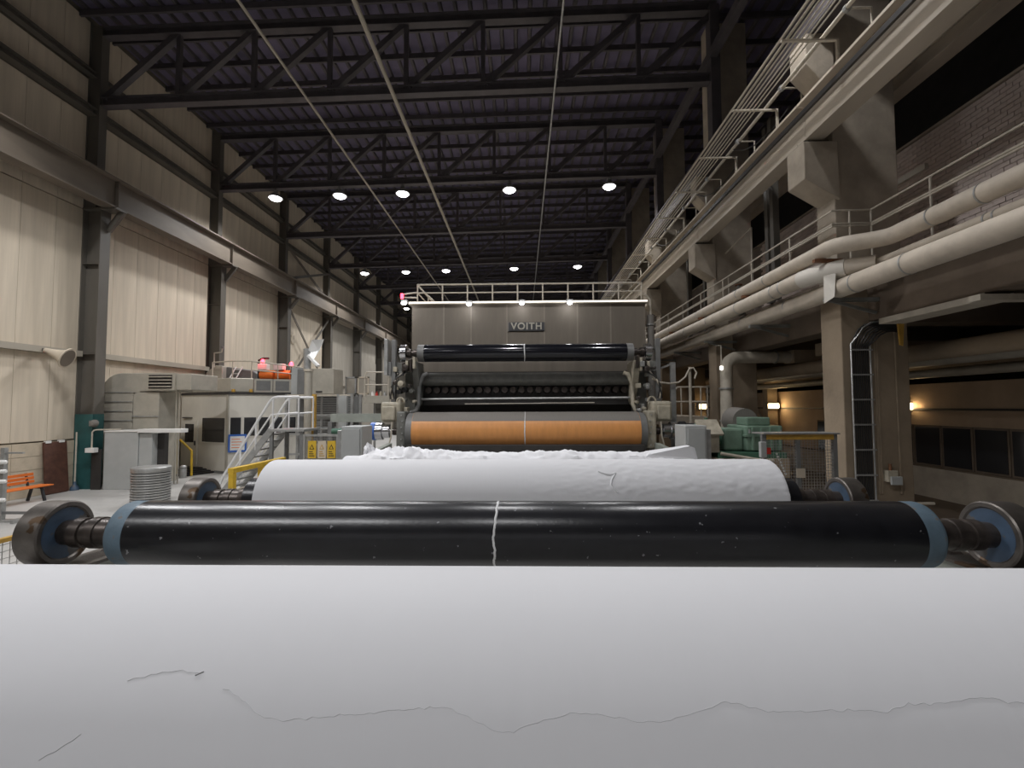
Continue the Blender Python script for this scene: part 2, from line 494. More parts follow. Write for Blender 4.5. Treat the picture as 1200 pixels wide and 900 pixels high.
def long_pipe(x, z, r, label, m='girt_pale', y0=5.0, y1=66.0):
    tag(pipe('ceiling_pipe', m, None, [(x, y0, z), (x, y1, z)], r, 8), label, 'pipe')
long_pipe(-4.45, 13.72, 0.075, 'long pale pipe slung under the roof trusses, thickest of its kind')
long_pipe(-7.5, 13.65, 0.045, 'thin long pipe under the trusses toward the cream wall')
long_pipe(1.2, 14.1, 0.035, 'thin grey conduit under the trusses above the sign plate', 'galv')

# ------------------------------------------------------------------ concrete side: columns, crane beam, mezzanine
for i, y in enumerate(COLS_R):
    if i == 0: continue
    if i == 1: lab = 'concrete column with two corbels and a cable ladder on its face'
    else: lab = 'concrete corbel column, %s behind the one with the cable ladder' % ORD[i - 2]
    t = thing('concrete_column', lab, 'column', (7.85, y + 0.35, 0), 'concrete columns')
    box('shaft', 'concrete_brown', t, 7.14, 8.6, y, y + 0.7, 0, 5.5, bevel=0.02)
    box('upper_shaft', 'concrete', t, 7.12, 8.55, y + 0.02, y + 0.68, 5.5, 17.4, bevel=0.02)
    MB().prism([(7.2, 8.85), (6.42, 8.85), (6.42, 7.98), (7.2, 7.5)], 'y', y - 0.05, y + 0.62).build('corbel', 'concrete', t, bevel=0.02)
    MB().prism([(7.2, 11.42), (6.55, 11.42), (6.55, 10.7), (7.2, 9.95)], 'y', y - 0.02, y + 0.6).build('corbel', 'concrete', t, bevel=0.02)
    box('bearing_pad', 'void', t, 6.5, 7.05, y + 0.05, y + 0.5, 8.85, 8.92)

t = thing('crane_runway', 'long pale crane runway beam resting on the concrete corbels', 'crane beam', (6.78, 25, 8.92))
for i in range(-1, 6):
    ya = COLS_R[0] + 0.3 + BAY * i
    m_ = MB(); ibeam(m_, (6.71, ya + 0.01, 9.42), (6.71, ya + BAY - 0.01, 9.42), 0.42, 1.0, 0.06)
    m_.build('beam_span', 'crane_pale', t)
box('crane_rail', 'conduit', t, 6.65, 6.77, 1, 42, 9.92, 10.05)
box('edge_channel', 'void', t, 6.50, 6.56, 1, 42, 9.55, 9.66)

t = thing('upper_girder', 'dark girder lying on the upper concrete corbels', 'steel beam', (6.85, 25, 11.42))
m_ = MB(); ibeam(m_, (6.83, 2, 11.8), (6.83, 66, 11.8), 0.4, 0.75, 0.05); m_.build('beam_span', 'truss', t)
for y in COLS_L[1:]:
    box('post', 'truss', t, 6.75, 7.08, y - 0.2, y + 0.2, 12.1, 17.2)
box('eave_beam', 'truss', t, 6.7, 6.97, 2, 66, 15.2, 15.5)

o = MB(); ibeam(o, (9.2, 2, 10.65), (9.2, 40, 10.65), 0.4, 0.5, 0.05)
tag(o.build('steel_beam', 'crane_pale'), 'pale steel beam above the mezzanine behind the concrete columns', 'steel beam')

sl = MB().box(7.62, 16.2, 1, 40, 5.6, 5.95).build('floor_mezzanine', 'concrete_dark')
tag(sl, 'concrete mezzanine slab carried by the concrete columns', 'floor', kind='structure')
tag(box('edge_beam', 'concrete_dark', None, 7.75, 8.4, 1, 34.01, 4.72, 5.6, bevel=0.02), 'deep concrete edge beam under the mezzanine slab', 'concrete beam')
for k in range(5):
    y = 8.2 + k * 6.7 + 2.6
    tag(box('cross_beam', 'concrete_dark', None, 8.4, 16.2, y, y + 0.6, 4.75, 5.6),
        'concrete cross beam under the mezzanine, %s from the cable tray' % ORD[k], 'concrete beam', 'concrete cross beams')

# brick wall on the mezzanine
bwall = box('wall_mezzanine', 'mortar', None, 10.22, 10.45, 4, 40, 5.95, 9.66)
tag(bwall, 'painted brick wall standing on the mezzanine', 'wall', kind='structure')
bl, bh = 0.262, 0.105
rest = MB(); brick0 = None; nb = 0
cells = []
for r in range(35):
    z = 5.97 + r * bh
    for c in range(46):
        y = 7.6 + c * bl + (bl / 2 if r % 2 else 0)
        cells.append((y, z))
near = set(sorted([c for c in cells if 8.9 < c[0] < 12.6 and c[1] > 7.0], key=lambda c: c[0])[:290])
for (y, z) in cells:
    d = random.uniform(0, 0.012)
    if (y, z) in near:
        if brick0 is None:
            brick0 = MB().box(10.195, 10.24, y, y + bl - 0.012, z, z + bh - 0.012).build('brick', 'brick', bwall, origin=(10.22, y, z))
        else:
            share(brick0, bwall, (10.22 - d, y, z))
    else:
        rest.box(10.195 - d, 10.24, y, y + bl - 0.012, z, z + bh - 0.012)
rest.build('brickwork', 'brick', bwall, kind='stuff')
box('coping', 'concrete', bwall, 10.15, 10.47, 4, 40, 9.66, 9.72)
tag(box('wall_sign_board', 'tape', None, 10.1, 10.19, 11.6, 12.6, 8.75, 8.9), 'narrow pale strip fixed on the painted brick wall', 'board')

# lower side wall beyond the concrete columns
lw = box('wall_lower_right', 'lower_wall', None, 12.6, 12.8, 2, 34, 0, 3.5)
tag(lw, 'low brown side wall under the mezzanine with a window band', 'wall', kind='structure')
box('plinth', 'concrete', lw, 12.5, 12.6, 2, 34, 0, 0.92)
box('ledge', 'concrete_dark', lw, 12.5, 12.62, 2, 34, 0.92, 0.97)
box('seam_strip', 'void', lw, 12.56, 12.61, 2, 34, 2.68, 2.74)
for k in range(14):
    y = 8.4 + k * 0.98
    if y < 20:
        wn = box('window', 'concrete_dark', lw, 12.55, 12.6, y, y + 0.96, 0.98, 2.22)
        box('pane', 'glass', wn, 12.535, 12.552, y + 0.06, y + 0.90, 1.03, 2.16)
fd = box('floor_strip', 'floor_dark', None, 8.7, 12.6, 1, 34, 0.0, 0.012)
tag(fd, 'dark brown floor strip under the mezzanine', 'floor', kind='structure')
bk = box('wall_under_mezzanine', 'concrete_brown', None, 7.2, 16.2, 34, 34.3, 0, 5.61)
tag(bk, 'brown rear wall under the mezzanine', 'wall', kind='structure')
uf = box('wall_upper_back', 'void', None, 10.45, 16.2, 34, 34.3, 5.95, 17.3)  # coloured near-black too, for the unlit void behind the mezzanine
tag(uf, 'dark wall far back above the mezzanine', 'wall', kind='structure')
# pipes and ducts overhead under the mezzanine
for k, (x, z, r, mm) in enumerate([(9.4, 4.07, 0.2, 'concrete_brown'), (10.2, 3.95, 0.14, 'duct'), (10.8, 4.11, 0.22, 'concrete_brown'), (11.4, 3.72, 0.12, 'duct'), (12.0, 4.08, 0.18, 'concrete_brown')]):
    tag(pipe('overhead_pipe', mm, None, [(x, 4, z), (x, 33, z)], r, 12),
        'dusty overhead pipe under the mezzanine, %s out from the concrete columns' % ORD[k], 'pipe', 'pipes under the mezzanine')
tag(box('overhead_duct', 'concrete_brown', None, 8.8, 12.2, 13.5, 14.1, 4.32, 4.68), 'flat dusty duct crossing under the mezzanine', 'duct')

# lagged pipes along the mezzanine edge
def jog(xa, xb, z, y0, yj, yk, y1, zk=None):
    """far run at xa, swinging out to xb between yj and yk"""
    zk = z if zk is None else zk
    pts = [(xa, y1, z)]
    for i in range(9):
        s = i / 8
        e = s * s * (3 - 2 * s)
        pts.append((xa + (xb - xa) * e, yj + (yk - yj) * s, z + (zk - z) * e))
    pts.append((xb, y0, zk))
    return pts
def lagged(name_label, pts, r, bands):
    t = thing('lagged_pipe', name_label, 'pipe', (pts[0][0], 14, pts[0][2] - r), 'lagged pipes')
    pipe('lagging', 'lagging', t, pts, r, 18)
    for y, x, z in bands:
        pipe('band', 'galv', t, [(x, y, z), (x, y + 0.03, z)], r + 0.008, 18)
    return t
lagged('upper lagged pipe swinging out round the concrete column', jog(6.62, 7.27, 6.22, 2.5, 10.0, 9.1, 40, 6.17), 0.165,
       [(12.5 + 1.6 * k, 6.62, 6.22) for k in range(12)] + [(7.3, 7.27, 6.17), (8.2, 7.27, 6.17)])
t = lagged('middle lagged pipe with a taped elbow at the concrete column', [(6.55, 40, 5.78), (6.55, 11.0, 5.78), (6.62, 10.6, 5.78), (6.75, 10.25, 5.78), (6.95, 9.95, 5.78), (7.15, 9.75, 5.76), (7.3, 9.6, 5.75)], 0.185,
       [(11.6, 6.55, 5.78), (12.0, 6.55, 5.78)] + [(14 + 2.2 * k, 6.55, 5.78) for k in range(10)])
pipe('tape_wrap', 'tape', t, [(6.56, 10.9, 5.78), (6.62, 10.6, 5.78), (6.75, 10.25, 5.78), (6.95, 9.95, 5.78)], 0.2, 18)
lagged('thin lagged pipe lying between the two thick ones', [(7.36, 9.9, 5.78), (7.36, 2.5, 5.76)], 0.1, [(7.2, 7.36, 5.77), (7.35, 7.36, 5.77)])
lagged('lowest thick lagged pipe running straight past the concrete column', [(6.9, 40, 5.42), (6.9, 2.5, 5.36)], 0.2,
       [(8.3, 6.9, 5.37), (9.6, 6.9, 5.37)] + [(12.0 + 2.4 * k, 6.9, 5.4) for k in range(10)])
for k in range(8):
    y = 10.2 + k * 3.35
    t = thing('pipe_bracket', 'rusty pipe bracket on the mezzanine edge, %s from the cable ladder' % ORD[k], 'bracket', (7.0, y, 5.0), 'pipe brackets')
    box('arm', 'machine', t, 6.6, 7.76, y - 0.05, y + 0.05, 5.1, 5.18)
    box('upper_arm', 'rust', t, 6.4, 7.1, y - 0.05, y + 0.05, 5.97, 6.04)
    MB().bar((6.75, y, 5.12), (7.7, y, 4.85), 0.06, 0.06).build('strut', 'machine', t)
wq = [Vector(p) for p in ((6.60, 10.20, 5.70), (6.72, 9.98, 5.66), (6.64, 9.93, 5.15), (6.56, 10.15, 5.05))]
MBt = MB().add(wq + [p + Vector((0.012, 0.008, 0)) for p in wq],
               [(0, 1, 2, 3), (7, 6, 5, 4), (0, 4, 5, 1), (1, 5, 6, 2), (2, 6, 7, 3), (3, 7, 4, 0)])
tag(MBt.build('hanging_wrap', 'tape'), 'loose strip of pale pipe wrap hanging from the taped elbow', 'wrap')

# mezzanine handrails
def rail_run(label, paths, posts, z0, m='conduit', r=0.025, mid=True, zt=None, cat='railing', group=None):
    t = thing('railing', label, cat, (paths[0][0][0], paths[0][0][1], z0), group)
    for i, p in enumerate(paths):
        pipe('handrail' if i == 0 else 'mid_rail', m, t, p, r, 8)
    for x, y, za, zb in posts:
        pipe('post', m, t, [(x, y, za), (x, y, zb)], r * 0.9, 8)
    return t
tag(box('walkway_plate', 'machine', None, 6.86, 7.11, 11.2, 36, 5.9, 5.95), 'narrow dark walkway plate along the mezzanine edge', 'plate')
rp = [(6.93, 36, 0), (6.93, 10.35, 0), (7.75, 10.3, 0), (7.75, 3, 0)]
rail_run('two-bar handrail along the mezzanine edge, bending round the concrete column',
         [[(x, y, z) for x, y, _ in rp] for z in (7.18, 6.88, 6.83)],
         [(6.93, 12.0 + 2.0 * k, 5.95, 7.18) for k in range(11)] + [(7.3, 10.33, 5.95, 7.18), (7.75, 10.3, 5.95, 7.18), (7.75, 8.8, 5.95, 7.18), (7.75, 7.0, 5.95, 7.18)], 5.95)

# conduits and hand pipe beside the pale crane beam
t = thing('conduit_rack', 'rack of thin parallel conduits climbing beside the pale crane beam', 'conduit', (5.9, 20, 10.4))
for k in range(7):
    x = 5.42 + k * 0.1
    pipe('conduit', 'conduit', t, [(x, 5, 10.5 + (0.03 if k == 0 else 0)), (x + 0.35, 38, 10.5)], 0.03 if k in (0, 1) else 0.018, 6)
for k in range(12):
    y = 7.2 + k * 2.3
    m_ = MB().bar((5.4 + 0.011 * (y - 5), y, 10.46), (6.62, y, 10.46), 0.06, 0.04)
    m_.bar((6.6, y, 9.91), (6.6, y, 10.48), 0.05, 0.05)
    m_.build('bracket', 'conduit', t)
t = thing('hand_pipe', 'single round pipe on bent stub arms above the pale crane beam', 'pipe', (6.5, 20, 10.0))
pipe('tube', 'conduit', t, [(6.36, 5, 10.62), (6.46, 20, 10.62), (6.5, 38, 10.62)], 0.045, 10)
for k in range(12):
    y = 8.9 + k * 2.3
    pipe('stub_arm', 'conduit', t, [(6.4, y, 10.62), (6.87, y, 10.62), (6.87, y, 9.91)], 0.025, 6)
    pipe('clamp', 'galv', t, [(6.4, y - 0.04, 10.62), (6.4, y + 0.04, 10.62)], 0.075, 8)
for k, y in enumerate((11.9, 14.9, 20.0)):
    pts = [(6.95, y, 10.55), (6.7, y + .4, 10.2), (6.55, y + .9, 10.12), (6.52, y + 1.5, 10.3), (6.42, y + 2.0, 10.6)]
    tag(pipe('slack_cable', 'cable', None, pts, 0.015, 6), 'slack dark cable drooping from the hand pipe, %s from the cable ladder' % ORD[k], 'cable', 'slack cables')
for k, (x, y) in enumerate([(7.4, 13.6), (7.5, 14.1), (7.6, 19.3), (7.6, 21.2)]):
    tag(box('steel_post', 'column', None, x, x + 0.18, y, y + 0.18, 5.95, 11.4), 'slim dark steel post on the mezzanine, %s behind the cable-ladder column' % ORD[k], 'post', 'mezzanine posts')

# cable ladder on the concrete column, cable tray above
t = thing('cable_ladder', 'cable ladder full of dark cables on the concrete column', 'cable ladder', (7.5, 10.4, 0.1))
for x in (7.3, 7.72):
    pts = [(x, 10.44, 0.3), (x, 10.44, 4.2)] + [(x + (0.1 if x < 7.5 else 0.02) + 0.5 * (1 - math.cos(a)), 10.42 - 0.02, 4.2 + 0.5 * math.sin(a)) for a in (0.4, 0.8, 1.2, 1.57)]
    pipe('side_rail', 'galv', t, pts, 0.02, 6)
for k in range(7):
    box('rung', 'galv', t, 7.29, 7.74, 10.39, 10.42, 0.75 + k * 0.55, 0.785 + k * 0.55)
for k in range(8):
    x = 7.36 + k * 0.045
    pts = [(x, 10.46, 0.3), (x, 10.46, 4.15)] + [(x + 0.42 * (1 - math.cos(a)), 10.46 - 0.03 * k, 4.15 + (0.52 - 0.03 * k) * math.sin(a)) for a in (0.4, 0.8, 1.2, 1.57)] + [(8.2, 10.3, 4.66 - 0.03 * k)]
    pipe('cable', 'cable', t, pts, 0.018, 6)
for k, x in enumerate((7.85, 7.9, 8.3)):
    tag(pipe('conduit', 'concrete_brown', None, [(x, 10.485, 0.9), (x, 10.485, 4.6)], 0.025, 6), 'thin vertical conduit on the concrete column, %s from the cable ladder' % ORD[k], 'conduit', 'conduits on the concrete column')
t = thing('cable_tray', 'pale channel cable tray hung under the edge beam', 'cable tray', (7.95, 8.5, 4.6))
MB().prism([(7.75, 4.72), (7.75, 4.6), (8.25, 4.6), (8.25, 4.72), (8.23, 4.72), (8.23, 4.62), (7.77, 4.62), (7.77, 4.72)], 'y', 7.9, 10.2).build('channel', 'conduit', t)
MB().prism([(7.5, 4.66), (7.5, 4.56), (10.2, 4.56), (10.2, 4.66)], 'y', 7.7, 7.9).build('cross_channel', 'conduit', t)
for k in range(7):
    box('rung', 'galv', t, 7.77, 8.23, 8.0 + k * 0.3, 8.04 + k * 0.3, 4.61, 4.63)
t = thing('junction_box', 'dusty junction box low on the concrete column face', 'box', (8.05, 10.42, 1.1))
box('body', 'machine_cream', t, 7.92, 8.14, 10.34, 10.5, 1.18, 1.42, bevel=0.01)
box('lid', 'grey', t, 7.96, 8.20, 10.30, 10.34, 1.12, 1.3, bevel=0.01)
pipe('gland', 'rust', t, [(8.03, 10.42, 1.42), (8.03, 10.42, 1.56)], 0.03, 8)
tag(pipe('floor_pipe', 'conduit', None, [(7.7, 10.2, 0.75), (8.75, 10.2, 0.75)], 0.03, 8), 'short pale pipe across the foot of the concrete column', 'pipe')
tag(MB().prism([(8.12, 4.61), (8.25, 4.61), (8.21, 4.12), (8.15, 4.14)], 'y', 10.15, 10.19).build('wooden_wedge', 'ochre'), 'small tan wooden wedge hanging beside the cable tray', 'wedge')

# small warm lamps under the mezzanine
def bulkhead(x, y, z, label, w, power):
    t = thing('bulkhead_lamp', label, 'lamp', (x, y, z - 0.1))
    box('housing', 'grey_dark', t, x - w, x + w, y, y + 0.17, z - 0.16, z + 0.16, bevel=0.02)
    box('diffuser', 'lens_warm', t, x - w * .8, x + w * .8, y - 0.05, y, z - 0.1, z + 0.1)
    l = bpy.data.lights.new('bulkhead_light', 'POINT'); l.energy = power; l.color = (1, 0.62, 0.28); l.shadow_soft_size = 0.12
    lo = bpy.data.objects.new('bulkhead_light', l); col.objects.link(lo); lo.parent = t; lo.location = (0, -0.25, 0.1)
bulkhead(12.2, 22.9, 2.82, 'warm glowing bulkhead lamp on a post behind the green gearbox', 0.3, 4)
bulkhead(8.98, 23.4, 2.8, 'warm glowing bulkhead lamp behind the side platform railing', 0.2, 3)
bulkhead(12.5, 15.3, 2.8, 'small warm lamp on the low wall beside the concrete column', 0.06, 2)
tag(box('lamp_post', 'concrete', None, 12.0, 12.48, 23.05, 23.5, 0, 3.7), 'pale square post carrying the warm bulkhead lamp', 'post')
tag(box('lamp_post', 'concrete_brown', None, 8.65, 9.19, 23.53, 23.9, 0, 4.75), 'brown pier behind the side platform carrying a lamp', 'post')

# ------------------------------------------------------------------ high-bay lamps
def lamp_proto():
    t = thing('high_bay_lamp', 'x', 'lamp', (0, 0, 0), 'high bay lamps under the trusses')
    MB().lathe((0, 0, 0), 'z', [(-0.02, 0.36), (0.03, 0.35), (0.22, 0.15), (0.24, 0.0)], 20).build('reflector', 'galv', t, smooth=True)
    MB().lathe((0, 0, 0), 'z', [(0.22, 0.1), (0.4, 0.1), (0.42, 0.0)], 16).build('ballast_housing', 'grey_dark', t, smooth=True)
    MB().lathe((0, 0, 0), 'z', [(-0.15, 0.0), (-0.13, 0.15), (-0.08, 0.25), (-0.02, 0.3)], 20).build('lens', 'lens', t, smooth=True)
    MB().bar((0, 0, 0.4), (0, 0, 0.5), 0.03, 0.03).build('hanger', 'truss', t)
    return t
LX = [-12.5, -9.2, -6.0, -0.6, 4.4]
LROWS = [(-3.9, 'behind the nearest paper roll'), (9.5, 'in the row before the hood'),
         (22.9, 'in the row just behind the hood'), (36.3, 'in the farther row behind the hood'), (49.7, 'in the farthest row')]
lp = None
for ri, (y, where) in enumerate(LROWS):
    for k, x in enumerate(LX):
        if y < 0 and x > 3: continue
        z = 13.4 + rise(x)
        lab = 'bright high bay lamp, %s from the cream wall, %s' % (ORD[k], where)
        if lp is None:
            lp = lamp_proto(); lp.location = (x, y, z); lp['label'] = lab; o = lp
        else:
            o = dup(lp, (x, y, z), lab)
for o in [o for o in col.objects if o.name.startswith('high_bay_lamp')]:
    l = bpy.data.lights.new('high_bay_light', 'SPOT')
    l.energy = LAMP_W * LAMP_GAIN[round(o.location.x, 1)]; l.color = LAMP_COLOUR; l.spot_size = math.radians(150); l.spot_blend = 0.55; l.shadow_soft_size = 0.22
    lo = bpy.data.objects.new('high_bay_light', l); col.objects.link(lo); lo.parent = o; lo.location = (0, 0, -0.24)

# ------------------------------------------------------------------ reel rails that carry the spools
RY = lambda y: 1.445 - 0.03 * (y - 2.0)        # top of the rails
for s, side in ((-1, 'cream wall'), (1, 'concrete column')):
    t = thing('reel_rail', 'long sloping grey-green reel rail on the %s side' % side, 'rail', (s * 4.3, 7, 0))
    xa, xb = s * 4.3 - 0.13, s * 4.3 + 0.13
    MB().prism([(0.4, RY(0.4)), (14.2, RY(14.2)), (14.2, RY(14.2) - 0.42), (0.4, RY(0.4) - 0.42)], 'x', xa, xb).build('beam', 'railgreen', t, bevel=0.01)
    MB().prism([(0.4, RY(0.4)), (14.2, RY(14.2)), (14.2, RY(14.2) - 0.03), (0.4, RY(0.4) - 0.03)], 'x', xa - 0.06, xb + 0.06).build('running_plate', 'wheelsteel', t)
    for y in (1.0, 3.0, 5.4, 8.2, 10.6, 13.4):
        box('leg', 'railgreen', t, s * 4.3 - 0.1, s * 4.3 + 0.1, y - 0.14, y + 0.14, 0, RY(y) - 0.3)
        box('foot_plate', 'grey_dark', t, s * 4.3 - 0.2, s * 4.3 + 0.2, y - 0.24, y + 0.24, 0, 0.03)
    for y in (3.55, 4.95):
        MB().prism([(y - 0.16, RY(y)), (y + 0.16, RY(y)), (y + 0.02, RY(y) + 0.12)], 'x', xa + 0.05, xb - 0.05).build('wheel_stop', 'journal', t)

def spool_ends(t, cx, cy, cz, hub='bluehub', R=0.29):
    for s in (-1, 1):
        o = (cx, cy, cz)
        prof = [(3.6, 0.17), (3.72, 0.155), (3.73, 0.125), (3.84, 0.13), (3.845, 0.142), (3.93, 0.142), (3.935, 0.12), (3.99, 0.12), (3.995, 0.135), (4.09, 0.135), (4.1, 0.115), (4.22, 0.11)]
        MB().lathe(o, 'x', [(s * a, r) for a, r in prof], 28).build('journal', 'journal', t, smooth=True)
        w = MB().lathe(o, 'x', [(s * 4.205, R * 0.8), (s * 4.19, R * 0.84), (s * 4.19, R - 0.012), (s * 4.202, R), (s * 4.40, R), (s * 4.412, R - 0.012), (s * 4.412, 0.05), (s * 4.45, 0.05)], 56).build('wheel', 'wheelsteel', t, smooth=True)
        MB().lathe(o, 'x', [(s * 4.2015, 0.1), (s * 4.203, R * 0.79)], 48).build('hub_face', hub, w, smooth=True, label='flaking blue paint on the inner wheel face')

def strip_on_cyl(cx, cy, cz, R, pts, w, h):
    """thin raised ribbon following (x, angle in degrees) points on a cylinder"""
    m_ = MB(); vs = []; n = len(pts)
    P3 = []
    for x, a in pts:
        r = math.radians(a)
        P3.append((Vector((cx + x, cy + R * math.cos(r), cz + R * math.sin(r))), Vector((0, math.cos(r), math.sin(r)))))
    for i, (p, nn) in enumerate(P3):
        d = (P3[min(i + 1, n - 1)][0] - P3[max(i - 1, 0)][0]).normalized()
        s = d.cross(nn).normalized() * w / 2
        vs += [p - s - nn * 0.004, p + nn * h, p + s - nn * 0.004]
    fs = []
    for i in range(n - 1):
        a, b = i * 3, i * 3 + 3
        fs += [(a, b, b + 1, a + 1), (a + 1, b + 1, b + 2, a + 2), (a + 2, b + 2, b, a)]
    fs += [(0, 1, 2), (n * 3 - 1, n * 3 - 2, n * 3 - 3)]
    return m_.add(vs, fs)

def densify(pts, step=0.012, jx=0.0, ja=0.35, seed=1):
    rnd = random.Random(seed); out = []
    for (x0, a0), (x1, a1) in zip(pts, pts[1:]):
        k = max(1, int(max(abs(x1 - x0) / step, abs(a1 - a0) / 4)))
        for i in range(k):
            s = i / k
            out.append((x0 + (x1 - x0) * s + rnd.uniform(-jx, jx), a0 + (a1 - a0) * s + rnd.uniform(-ja, ja)))
    out.append(pts[-1])
    return out

# ------------------------------------------------------------------ spool and paper rolls
NEAR = (-0.05, 1.6, 1.75, 0.53)
cx, cy, cz, R = NEAR
t = thing('paper_roll', 'large smooth roll of white paper with hairline cracks across its face', 'paper roll', (cx, cy, cz - R))
N = 160
pm = MB().lathe((cx, cy, cz), 'x', [(-3.27, 0.29), (-3.27, R - 0.004), (-3.266, R), (3.266, R), (3.27, R - 0.004), (3.27, 0.29)], N)
pap = pm.build('paper', 'paper', t, smooth=True)
CR = [[(-1.166, 151.3), (-1.151, 150.5), (-1.134, 149.7), (-1.119, 148.4), (-1.104, 147.3), (-1.09, 145.9)],
      [(-1.039, 133.5), (-0.999, 132.6), (-0.958, 131.7), (-0.924, 130.8), (-0.891, 131.4), (-0.855, 131.6)],
      [(-0.777, 135.2), (-0.742, 136.6), (-0.705, 138.7), (-0.645, 142.1), (-0.612, 142.4), (-0.569, 142.4), (-0.497, 141.4), (-0.433, 140.9), (-0.349, 140.3),
       (-0.275, 139.6), (-0.222, 139.2), (-0.178, 139.7), (-0.124, 141.8), (-0.087, 143.4), (-0.049, 144.6), (-0.025, 144.4), (0.034, 142.2), (0.115, 140.2),
       (0.182, 140.5), (0.264, 141.6), (0.347, 141.8), (0.412, 140.3), (0.493, 137.4), (0.544, 137.9), (0.602, 139.4), (0.707, 139.1), (0.812, 138.8),
       (0.893, 139.1), (0.954, 137.3), (1.017, 137.3), (1.096, 136.2), (1.152, 135.6), (1.196, 136.7), (1.301, 136.4)]]
for i, c in enumerate(CR):
    strip_on_cyl(0, cy, cz, R, densify(c, seed=i), 0.0032 if i == 0 else 0.0022, 0.0012).build('crack', 'crease', pap)
strip_on_cyl(0, cy, cz, R, [(-0.866, 132.2), (-0.858, 131.7), (-0.848, 131.2)], 0.009, 0.003).build('crack', 'crease', pap)
spool_ends(t, cx, cy, cz)

cx, cy, cz, R = -0.05, 4.3, 1.69, 0.29
SP = thing('reel_spool', 'empty black reel spool lying between two white paper rolls', 'spool', (cx, cy, cz - R))
MB().lathe((cx, cy, cz), 'x', [(-3.44, R - 0.02), (-3.44, R), (3.44, R), (3.44, R - 0.02)], 96).build('roll_cover', 'rubber', SP, smooth=True)
for s in (-1, 1):
    MB().lathe((cx, cy, cz), 'x', [(s * 3.44, R - 0.001), (s * 3.57, R - 0.001), (s * 3.6, R - 0.012), (s * 3.635, R - 0.05), (s * 3.64, 0.16)], 96).build('end_ring', 'bluering', SP, smooth=True, label='worn blue painted end ring')
mk = densify([(-0.225, 84.7), (-0.23, 126.6), (-0.24, 150.7), (-0.253, 171.5), (-0.239, 193.1), (-0.249, 217.3), (-0.24, 260), (-0.23, 330), (-0.225, 404)], 0.02, 0.004, 1.0, 5)
strip_on_cyl(0, cy, cz, R, mk, 0.042, 0.0035).build('centre_mark', 'mark', SP, label='white painted centre line')
spool_ends(SP, cx, cy, cz)

def wound_roll(label, cx, cy, cz, R, wrinkle, name='paper_roll', wheel=0.29):
    t = thing(name, label, 'paper roll', (cx, cy, cz - R))
    nx, na = 300, 144
    vs, fs = [], []
    for i in range(nx + 1):
        x = -3.3 + 6.6 * i / nx
        for k in range(na):
            a = 2 * math.pi * k / na
            d = 0
            if wrinkle:
                amp = 0.006 * min(1, max(0, (x + 0.3) / 1.5))
                p = Vector((x * 9 + a * 7, a * 9 - x * 2.5, 0))
                d = amp * (noise.noise(p) + 0.6 * noise.noise(p * 2.7))
            if i in (0, nx): d -= 0.006
            vs.append((cx + x, cy + (R + d) * math.cos(a), cz + (R + d) * math.sin(a)))
    for i in range(nx):
        for k in range(na):
            k2 = (k + 1) % na
            fs.append((i * na + k, i * na + k2, (i + 1) * na + k2, (i + 1) * na + k))
    fs.append(tuple(range(na))); fs.append(tuple(nx * na + k for k in range(na)))
    p = MB().add(vs, fs).build('paper', 'paper', t, smooth=True)
    MB().lathe((cx, cy, cz), 'x', [(-3.6, 0.25), (-3.58, 0.285), (3.58, 0.285), (3.6, 0.25)], 40).build('spool_core', 'rubber', t, smooth=True)
    spool_ends(t, cx, cy, cz, R=wheel)
    return t, p
t2, p2 = wound_roll('white paper roll with a crumpled patch, behind the empty black spool', -0.06, 6.27, 1.605, 0.53, True)
for i, c in enumerate([[(0.95, 128.1), (1.02, 131.7), (1.09, 134.1), (1.16, 131.0)], [(1.173, 130.7), (1.10, 143.2), (1.09, 150), (1.16, 159.9)]]):
    strip_on_cyl(0, 6.27, 1.605, 0.53, densify(c, 0.03, 0.004, 0.6, 20 + i), 0.03, 0.012).build('fold', 'paper', p2, smooth=True)
t3, p3 = wound_roll('white paper roll half hidden under loose crumpled paper', -0.12, 9.0, 1.5, 0.40, False, wheel=0.268)

# loose paper heaped over the third roll
def crumple():
    nx, na = 190, 26
    vs, fs = [], []
    for side in (0, 1):
        for i in range(nx + 1):
            x = -3.12 + 6.0 * i / nx
            hump = 0.06 + 0.11 * math.exp(-((x + 2.3) / 0.85) ** 2) + 0.03 * math.exp(-((x - 1.0) / 1.2) ** 2)
            edge = min(1, (x + 3.12) / 0.25, (2.88 - x) / 0.1)
            for k in range(na + 1):
                a = math.radians(15 + 150 * k / na)
                p = Vector((x * 1.7, k * 0.16, 3.1))
                q = abs(noise.noise(p)) * 0.6 + 0.6 * abs(noise.noise(p * 2.6)) + 0.4 * abs(noise.noise(p * 6.1))
                r = 0.41 + (hump * (0.45 + 1.1 * q)) * max(0.05, edge) * (0.35 + 0.65 * math.sin(a))
                if side: r -= 0.012
                vs.append((x, 9.0 + r * math.cos(a), 1.5 + r * math.sin(a)))
    n1 = (nx + 1) * (na + 1)
    for i in range(nx):
        for k in range(na):
            a = i * (na + 1) + k; b = a + na + 1
            fs.append((a, a + 1, b + 1, b)); fs.append((n1 + a, n1 + b, n1 + b + 1, n1 + a + 1))
    for k in range(na):
        fs.append((k, n1 + k, n1 + k + 1, k + 1)); e = nx * (na + 1) + k
        fs.append((e, e + 1, n1 + e + 1, n1 + e))
    return MB().add(vs, fs)
o = crumple().build('loose_paper', 'paper_loose', smooth=True)
tag(o, 'long crumpled sheet of loose white paper heaped on the third roll', 'paper')
